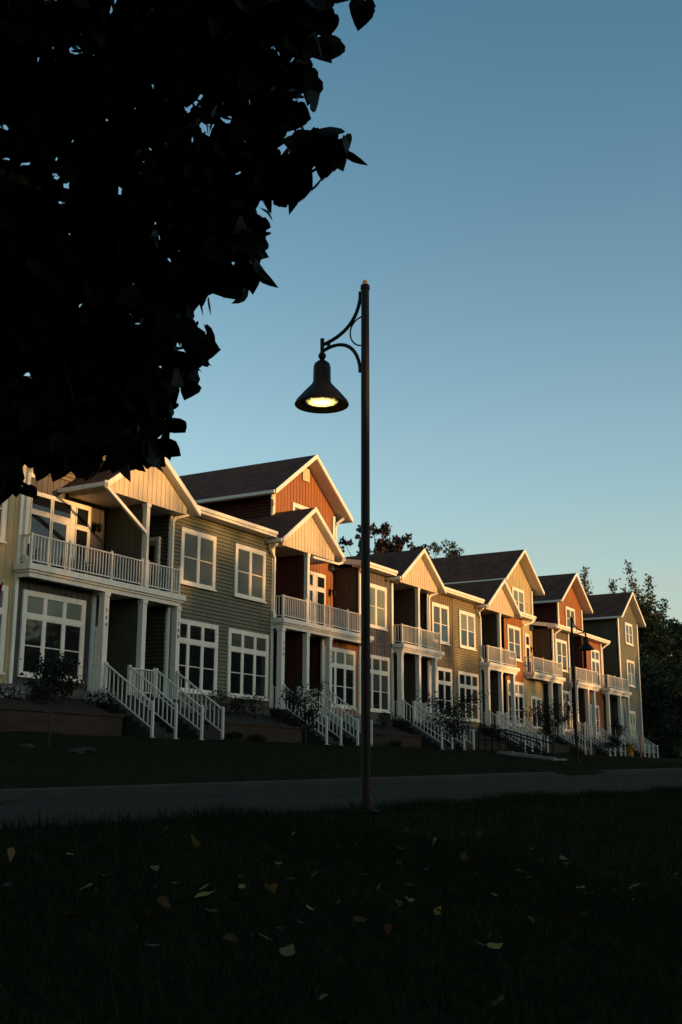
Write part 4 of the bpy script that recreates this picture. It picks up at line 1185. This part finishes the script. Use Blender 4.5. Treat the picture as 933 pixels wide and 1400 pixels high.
# ------------------------------------------------------------------ the big linden at the left
BL = [(3.45, 2.099, 2.981, 0.099), (3.328, 2.157, 2.866, 0.108), (3.305, 2.385, 2.901, 0.233), (3.494, 2.308, 2.804, 0.101), (3.376, 2.211, 2.565, 0.074), (3.418, 2.365, 2.517, 0.146), (3.388, 2.095, 2.326, 0.056), (3.379, 2.012, 2.319, 0.022), (3.434, 2.243, 2.276, 0.051), (3.526, 2.452, 2.368, 0.107), (3.36, 2.55, 2.331, 0.219), (3.355, 2.46, 2.1, 0.069), (3.324, 2.347, 2.018, 0.025), (3.445, 2.697, 2.135, 0.149), (3.291, 2.457, 1.898, 0.073), (3.312, 2.334, 1.866, 0.036), (3.387, 2.698, 1.904, 0.123), (3.315, 2.687, 1.751, 0.091), (3.295, 2.574, 1.626, 0.031), (3.445, 2.902, 1.684, 0.149), (3.293, 2.643, 1.481, 0.056), (3.392, 2.885, 1.477, 0.123), (3.299, 2.704, 1.326, 0.042), (3.454, 3.027, 1.378, 0.134), (3.24, 2.676, 1.163, 0.027), (3.345, 3.043, 1.306, 0.131), (3.339, 3.235, 1.357, 0.155), (3.18, 3.301, 1.362, 0.16), (3.124, 3.26, 1.215, 0.051), (3.191, 3.153, 1.199, 0.046), (3.177, 2.987, 1.167, 0.039), (3.266, 2.826, 1.181, 0.033), (3.066, 3.384, 1.164, 0.086), (2.983, 3.176, 1.039, 0.019), (3.11, 3.102, 2.965, 0.457), (3.395, 2.827, 2.937, 0.404), (3.221, 3.335, 2.481, 0.466), (3.493, 3.046, 2.533, 0.381), (3.396, 3.254, 1.997, 0.435), (3.335, 3.47, 1.753, 0.342), (3.026, 3.613, 2.162, 0.518), (3.066, 3.663, 1.448, 0.358), (2.938, 3.603, 2.964, 0.528), (3.581, 2.746, 3.31, 0.356), (3.716, 3.289, 2.055, 0.313), (3.626, 3.401, 1.7, 0.259)]
BL.append((3.62, 2.0, 3.07, .03))
BL = [(x, y, z + (.055 if z < 1.5 else 0), r) for x, y, z, r in BL]
BIG = [((1.6, 4.4, 2.6), 1.0), ((1.0, 3.6, 3.2), 1.3), ((0.4, 4.6, 2.2), 1.3), ((2.0, 3.0, 4.2), 1.2), ((0.2, 3.0, 3.6), 1.4), ((1.2, 1.2, 4.0), 1.3), ((-.8, 4.0, 3.0), 1.4), ((0, 2, 2.3), .8), ((-.8, 1.4, 3.4), 1.3), ((2.4, 1.6, 4.4), .9), ((1.0, 4.0, 5.0), 1.4), ((2.6, 4.2, 4.6), 1.0), ((-.5, 5.5, 3.0), 1.4), ((.8, 5.6, 4.0), 1.3), ((1.4, -.4, 4.2), 1.2), ((.2, -.2, 3.4), 1.1)]
tx, ty = .6, 3.6
tz = float(ground_z(tx, ty))
e = empty('linden_tree', (tx, ty, tz + EYE), 'big dark leafy tree hanging into the picture at the upper left', 'tree')
P = []
for x, y, z, r in BL:
    n = max(6, int(r * r * 2900)) if r < .3 else int(r * r * 2200)
    P.append(in_ball((x, y, z), r * (.8 if r < .2 else .9), n, shell=.12))
for x, y, z, r in BL[:34]:      # single leaves on the outer twigs
    nf = 12 if r < .1 else 22
    v = RNG.normal(size=(nf, 3)); v /= np.linalg.norm(v, axis=1)[:, None]
    P.append(np.array((x, y, z)) + v * (r * RNG.uniform(.8, 1.2, nf) + RNG.uniform(0, .055, nf))[:, None])
P = np.concatenate(P)
P2 = np.concatenate([in_ball(c, r, int(620 * r * r), shell=.3) for c, r in BIG])
V1, F1 = leaves(P, .086, HEART, droop=.75, var=.25)
V2, F2 = leaves(P2, .15, HEART, droop=.6, var=.25)
V = np.concatenate([V1, V2]) + np.array((0, 0, EYE)) - np.array(e.location); F = np.concatenate([F1, F2 + len(V1)])
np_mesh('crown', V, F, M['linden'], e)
mb = MB()
mb.tube([(tx, ty, tz - .2), (tx + .02, ty, tz + 1.2), (tx - .05, ty + .05, tz + 2.6), (tx + .05, ty, tz + 4.4), (tx, ty, tz + 6)], [.24, .19, .16, .11, .04], 14)
def limb(a, b, r0, r1, sag=.15):
    a = Vector(a); b = Vector(b); m = a.lerp(b, .5) + Vector((0, 0, sag))
    mb.tube([a, a.lerp(m, .5), m, m.lerp(b, .55), b], [r0, (r0 * 2 + r1) / 3, (r0 + r1) / 2, (r0 + 2 * r1) / 3, r1], 8)
for c, r in BIG: limb((tx, ty, tz + RNG.uniform(1.9, 3.6)), c, .06, .02)
hubs = [(3.11, 3.1, 2.9), (3.4, 3.15, 2.35), (3.35, 3.35, 1.85), (3.05, 3.6, 1.5)]
for h in hubs: limb((tx, ty, tz + 2.2), h, .06, .018, .35)
for x, y, z, r in BL[:34]:
    h = min(hubs, key=lambda q: (q[0] - x) ** 2 + (q[1] - y) ** 2 + (q[2] - z - .2) ** 2)
    limb(h, (x, y, z), .009, .0025, .03)
mb.build('trunk', M['bark'], e, smooth=True)
# little hanging fruits on thread-like stalks
mb = MB()
for x, y, z in ((3.41, 2.19, 2.45), (3.36, 2.33, 1.99), (3.30, 2.52, 1.52), (3.28, 2.62, 1.40), (3.29, 2.66, 1.36), (3.42, 2.2, 2.22)):
    mb.tube([(x - .03, y + .04, z + .08), (x - .01, y + .01, z + .03), (x, y, z)], .0012, 4); mb.ball((x, y, z), .006, 7, 5)
mb.build('fruit', M['bark'], e)

# ------------------------------------------------------------------ trees behind the row
def tree(name, x, y, h, blobs, n, size, m, label, tpl=OVAL, trunk=.25, group='trees behind the houses', tuft=None, shell=.3):
    z = float(ground_z(x, y))
    e = empty(name, (x, y, z + EYE), label, 'tree', group)
    mb = MB()
    mb.tube([(0, 0, -EYE - .3), (.1, .05, h * .3 - EYE), (-.1, .1, h * .62 - EYE), (0, 0, h * .9 - EYE)], [trunk, trunk * .75, trunk * .45, trunk * .12], 9)
    P = []
    tot = sum(b[3] ** 2 for b in blobs)
    for bx, by, bz, r in blobs:
        mb.tube([(0, 0, max(h * .25, bz * .62) - EYE), (bx * .5, by * .5, bz * .82 - EYE), (bx, by, bz - EYE)], [trunk * .3, trunk * .18, trunk * .06], 6)
        k = max(20, int(n * r * r / tot))
        sub = RNG.normal(size=(max(4, int(r * 5)), 3)); sub /= np.linalg.norm(sub, axis=1)[:, None]
        for s in sub:
            c = np.array((bx, by, bz)) + s * r * RNG.uniform(.4, .95) * np.array((1, 1, .85))
            P.append(in_ball(c, r * RNG.uniform(.28, .5), max(6, k // len(sub)), shell=shell))
    o = mb.build('trunk', M['bark'], None, smooth=True); o.parent = e; o.location = (0, 0, 0)
    V, F = leaves(np.concatenate(P), size, tpl, droop=.3)
    np_mesh('crown', V, F, M[m], e)
    return e
def rb(n, rx, z0, z1, r0, r1):
    out = []
    for _ in range(n):
        a = RNG.uniform(0, 6.28); q = math.sqrt(RNG.random()); z = RNG.uniform(z0, z1)
        t = (z - z0) / (z1 - z0); w = rx * (1 - .75 * t ** 1.6)
        out.append((w * q * math.cos(a), w * q * math.sin(a), z, RNG.uniform(r0, r1)))
    return out
tree('maple_tree', 75.0, 40, 16.5, rb(80, 6.6, 9, 16.6, .4, .85), 11000, .2, 'leaf_red', 'maroon-leaved tree rising behind the roofs beside the near lamp post', MAPLE)
tree('broadleaf_tree', 88.4, 41, 16.5, rb(46, 4.2, 11.5, 17.6, .4, .8), 6500, .2, 'leaf_dark', 'dark green treetop showing between two roofs in mid row')
def poplar(x, y, h, plumes, label):
    """several upright plumes leaning outwards"""
    z = float(ground_z(x, y))
    e = empty('poplar_tree', (x, y, z + EYE), label, 'tree', 'poplars beyond the end of the row')
    mb = MB(); P = []
    mb.tube([(0, 0, -EYE - .3), (0, 0, h * .45 - EYE)], [.3, .2], 9)
    for dx, dy, ht, w in plumes:
        a = Vector((dx * .25, dy * .25, h * .25)); b = Vector((dx, dy, ht))
        mb.tube([(0, 0, h * .2 - EYE), (a.x, a.y, h * .5 - EYE), (b.x, b.y, b.z - EYE)], [.15, .08, .01], 6)
        m = int(380 * w)
        t = RNG.random(m) ** .8
        c = np.outer(1 - t, np.array((a.x, a.y, h * .35))) + np.outer(t, np.array(b))
        P.append(c + RNG.normal(size=(m, 3)) * (w * (1.02 - t) ** .7 * .42 + .1)[:, None] * np.array((1, 1, 1.2)))
    o = mb.build('trunk', M['bark'], None); o.parent = e; o.location = (0, 0, 0)
    V, F = leaves(np.concatenate(P), .28, OVAL, droop=-.6)
    np_mesh('crown', V, F, M['leaf_mid'], e)
    return e
poplar(104.5, 33.4, 16, [(-1.9, .9, 15.6, 1.7), (-.4, .5, 17.2, 1.5), (.8, .9, 18.0, 1.4), (1.9, -.6, 15.2, 1.6), (2.4, -1.4, 16.9, 1.4), (.4, -1.0, 14, 2.0)], 'feathery poplar behind the rust orange gable')
poplar(107.5, 29.9, 17, [(-1.2, .9, 15.6, 1.8), (.3, .8, 18.6, 1.4), (1.1, .2, 16.0, 1.6), (2.2, -.6, 17.4, 1.6), (3.2, -1.6, 15.2, 1.5), (1, -1.5, 13.5, 2.2), (-.5, .2, 16.6, 1.2)], 'tallest poplar right behind the olive end house')
tree('broadleaf_tree', 107.5, 29.8, 13, rb(40, 4.2, 3, 14.5, 1.0, 1.8), 12000, .30, 'leaf_dark', 'dark tree just right of the olive end house', group='trees beyond the end of the row')
tree('broadleaf_tree', 112, 27.5, 12, rb(40, 4.4, 2, 13, 1.1, 1.9), 12000, .30, 'leaf_dark', 'dark bushy tree at the right edge of the picture', group='trees beyond the end of the row')
tree('broadleaf_tree', 100, 27.6, 7, rb(34, 3.0, .6, 6.5, 1.0, 1.6), 10000, .26, 'leaf_shrub', 'low dark tree beside the far right stairs', group='trees beyond the end of the row')
tree('broadleaf_tree', 116, 33, 14, rb(34, 4.6, 2, 15, 1.2, 2.0), 9000, .34, 'leaf_dark', 'dark tree standing behind the others at the right edge', group='trees beyond the end of the row')
tree('broadleaf_tree', 118, 25.5, 13, rb(14, 3.2, 8, 14.2, .5, .9), 1300, .26, 'leaf_mid', 'thin pale-topped tree at the right edge above the dark trees', group='trees beyond the end of the row')
tree('broadleaf_tree', 122, 23, 9, rb(34, 5.5, .5, 9, 1.3, 2.0), 9000, .34, 'leaf_shrub', 'dark thicket tree closing the end of the street', group='trees beyond the end of the row')
tree('broadleaf_tree', 121, 30.5, 10, rb(40, 4.5, .5, 11, 1.2, 2.0), 12000, .32, 'leaf_shrub', 'dense dark tree filling the gap behind the right edge trees', group='trees beyond the end of the row')
tree('broadleaf_tree', 132, 31, 9, rb(34, 7, .5, 11, 1.5, 2.4), 8000, .4, 'leaf_shrub', 'far dark tree behind the thicket at the end of the street', group='trees beyond the end of the row')

# woodland across the park behind the photographer: its long shadow lies over lawn, street and lower storeys
def wood_h(x):
    xs_ = [-120, -20, 4, 12, 15, 19, 24, 40, 52, 66, 80, 92, 104, 115, 340]
    hs_ = [15, 15, 13.5, 10.2, 10.2, 12.8, 13.3, 12.5, 10.5, 9.2, 10.0, 11.6, 13, 21, 24]
    return np.interp(x, xs_, hs_)
WY = -62
P = []
x = -130
while x < 340:
    h = float(wood_h(x)) + RNG.uniform(-.7, .5)
    r = RNG.uniform(2.2, 3.4)
    for k in range(int(13 * max(1, h / 14))):
        zc = RNG.uniform(-2, h - r * .8)
        P.append(in_ball((x + RNG.uniform(-1.5, 1.5), WY + RNG.uniform(-3.5, 3.5), zc), r * RNG.uniform(.7, 1), 130, shell=.3))
    # thin sprays above the closed crowns
    for k in range(7):
        zc = h + RNG.uniform(-1.8, 1.6)
        P.append(in_ball((x + RNG.uniform(-1.5, 1.5), WY + RNG.uniform(-2, 2), zc), RNG.uniform(.5, 1.1), 12, shell=.3))
    if 24 < x < 54:
        n = RNG.integers(4, 8)
        P.append(np.stack([x + RNG.uniform(-1.5, 1.5, n), WY + RNG.uniform(-2, 2, n), h + RNG.uniform(1.2, 3.4, n)], 1))
    x += RNG.uniform(1.7, 2.6)
V, F = leaves(np.concatenate(P), .95, OVAL, droop=.2)
wd = np_mesh('woodland', V + np.array((0, 0, EYE)), F, M['leaf_dark']); tag(wd, kind='stuff')

hx_ = np.linspace(160, 480, 60); hy_ = np.linspace(-40, 260, 60)
XX, YY = np.meshgrid(hx_, hy_, indexing='ij')
ZZ = 15 * np.exp(-((XX - 300) / 75) ** 2) * (1 + .25 * np.sin(YY * .03 + 1) + .1 * np.sin(YY * .11 + XX * .05)) * np.clip((YY + 40) / 60, 0, 1) + EYE + .3
i, j = np.meshgrid(np.arange(59), np.arange(59), indexing='ij'); a = (i * 60 + j).ravel()
hl = np_mesh('hills', np.stack([XX, YY, ZZ], -1).reshape(-1, 3), np.stack([a, a + 60, a + 61, a + 1], 1), M['lawn']); tag(hl, kind='structure')

# ------------------------------------------------------------------ light, sky
SUN_EL, SUN_AZ = 3.6, 4.0        # degrees; azimuth measured from -Y towards +X
sd = Vector((math.sin(R(SUN_AZ)) * math.cos(R(SUN_EL)), -math.cos(R(SUN_AZ)) * math.cos(R(SUN_EL)), math.sin(R(SUN_EL))))
sl = bpy.data.lights.new('sun', 'SUN'); sl.energy = 1.65; sl.angle = R(.7); sl.color = (1.0, .53, .185)
so = bpy.data.objects.new('sun', sl); COL.objects.link(so)
so.rotation_euler = sd.to_track_quat('Z', 'Y').to_euler()
w = bpy.data.worlds.new('World'); scene.world = w; w.use_nodes = True
nt = w.node_tree; N, L = nt.nodes, nt.links
bg = N['Background']
sk = N.new('ShaderNodeTexSky'); sk.sky_type = 'NISHITA'; sk.sun_disc = False
sk.sun_elevation = R(SUN_EL); sk.sun_rotation = math.pi - R(SUN_AZ)
sk.altitude = 200; sk.air_density = 1.0; sk.dust_density = .7; sk.ozone_density = 2.1
tint = N.new('ShaderNodeMixRGB'); tint.blend_type = 'MULTIPLY'; tint.inputs[0].default_value = 1; tint.inputs[2].default_value = (1.19, 1.08, .92, 1)
L.new(sk.outputs[0], tint.inputs[1])
wc = N.new('ShaderNodeTexCoord'); wx = N.new('ShaderNodeSeparateXYZ'); L.new(wc.outputs['Generated'], wx.inputs[0])
ramp = N.new('ShaderNodeValToRGB'); ramp.color_ramp.elements[0].position = .28; ramp.color_ramp.elements[1].position = .66
ramp.color_ramp.elements[0].color = (1, 1, 1, 1); ramp.color_ramp.elements[1].color = (.46, .73, .80, 1)
L.new(wx.outputs['Z'], ramp.inputs['Fac'])
deep = N.new('ShaderNodeMixRGB'); deep.blend_type = 'MULTIPLY'; deep.inputs[0].default_value = 1
L.new(tint.outputs[0], deep.inputs[1]); L.new(ramp.outputs['Color'], deep.inputs[2]); 
# a thin warm cloud veil low over the horizon
cm = N.new('ShaderNodeMapping'); cm.inputs['Scale'].default_value = (2.2, 2.2, 13); L.new(wc.outputs['Generated'], cm.inputs['Vector'])
cn = N.new('ShaderNodeTexNoise'); cn.inputs['Scale'].default_value = 1.6; cn.inputs['Detail'].default_value = 5; cn.inputs['Roughness'].default_value = .55; L.new(cm.outputs[0], cn.inputs['Vector'])
ck = N.new('ShaderNodeValToRGB'); ck.color_ramp.elements[0].position = .42; ck.color_ramp.elements[1].position = .72; L.new(cn.outputs['Fac'], ck.inputs['Fac'])
cz = N.new('ShaderNodeMapRange'); cz.inputs['From Min'].default_value = .24; cz.inputs['From Max'].default_value = .10; cz.inputs['To Max'].default_value = .75; L.new(wx.outputs['Z'], cz.inputs['Value'])
cf = N.new('ShaderNodeMath'); cf.operation = 'MULTIPLY'; L.new(ck.outputs['Color'], cf.inputs[0]); L.new(cz.outputs[0], cf.inputs[1])
veil = N.new('ShaderNodeMixRGB'); veil.inputs[2].default_value = (1.22, 1.14, .99, 1)
L.new(cf.outputs[0], veil.inputs[0]); L.new(deep.outputs[0], veil.inputs[1]); L.new(veil.outputs[0], bg.inputs['Color'])
bg.inputs['Strength'].default_value = .12

# ------------------------------------------------------------------ camera
cam = bpy.data.cameras.new('camera'); co = bpy.data.objects.new('camera', cam); COL.objects.link(co)
cam.sensor_fit = 'VERTICAL'; cam.sensor_height = 36; cam.lens = 1576.5 * 36 / 1400
cam.clip_start = .05; cam.clip_end = 2000
rt = Vector((0.50102659, -0.86542498, 0.00345741)); up = Vector((-0.19445114, -0.10868031, 0.97487299)); fw = Vector((0.84330369, 0.48910959, 0.2227346))
mw = Matrix((rt, up, -fw)).transposed().to_4x4(); mw.translation = (0, 0, EYE)
co.matrix_world = mw
scene.camera = co
vs = scene.view_settings
vs.view_transform = 'Standard'; vs.look = 'None'; vs.exposure = 1.85; vs.gamma = 1; vs.use_curve_mapping = False
scene.render.film_transparent = False
scene.cycles.max_bounces = 6
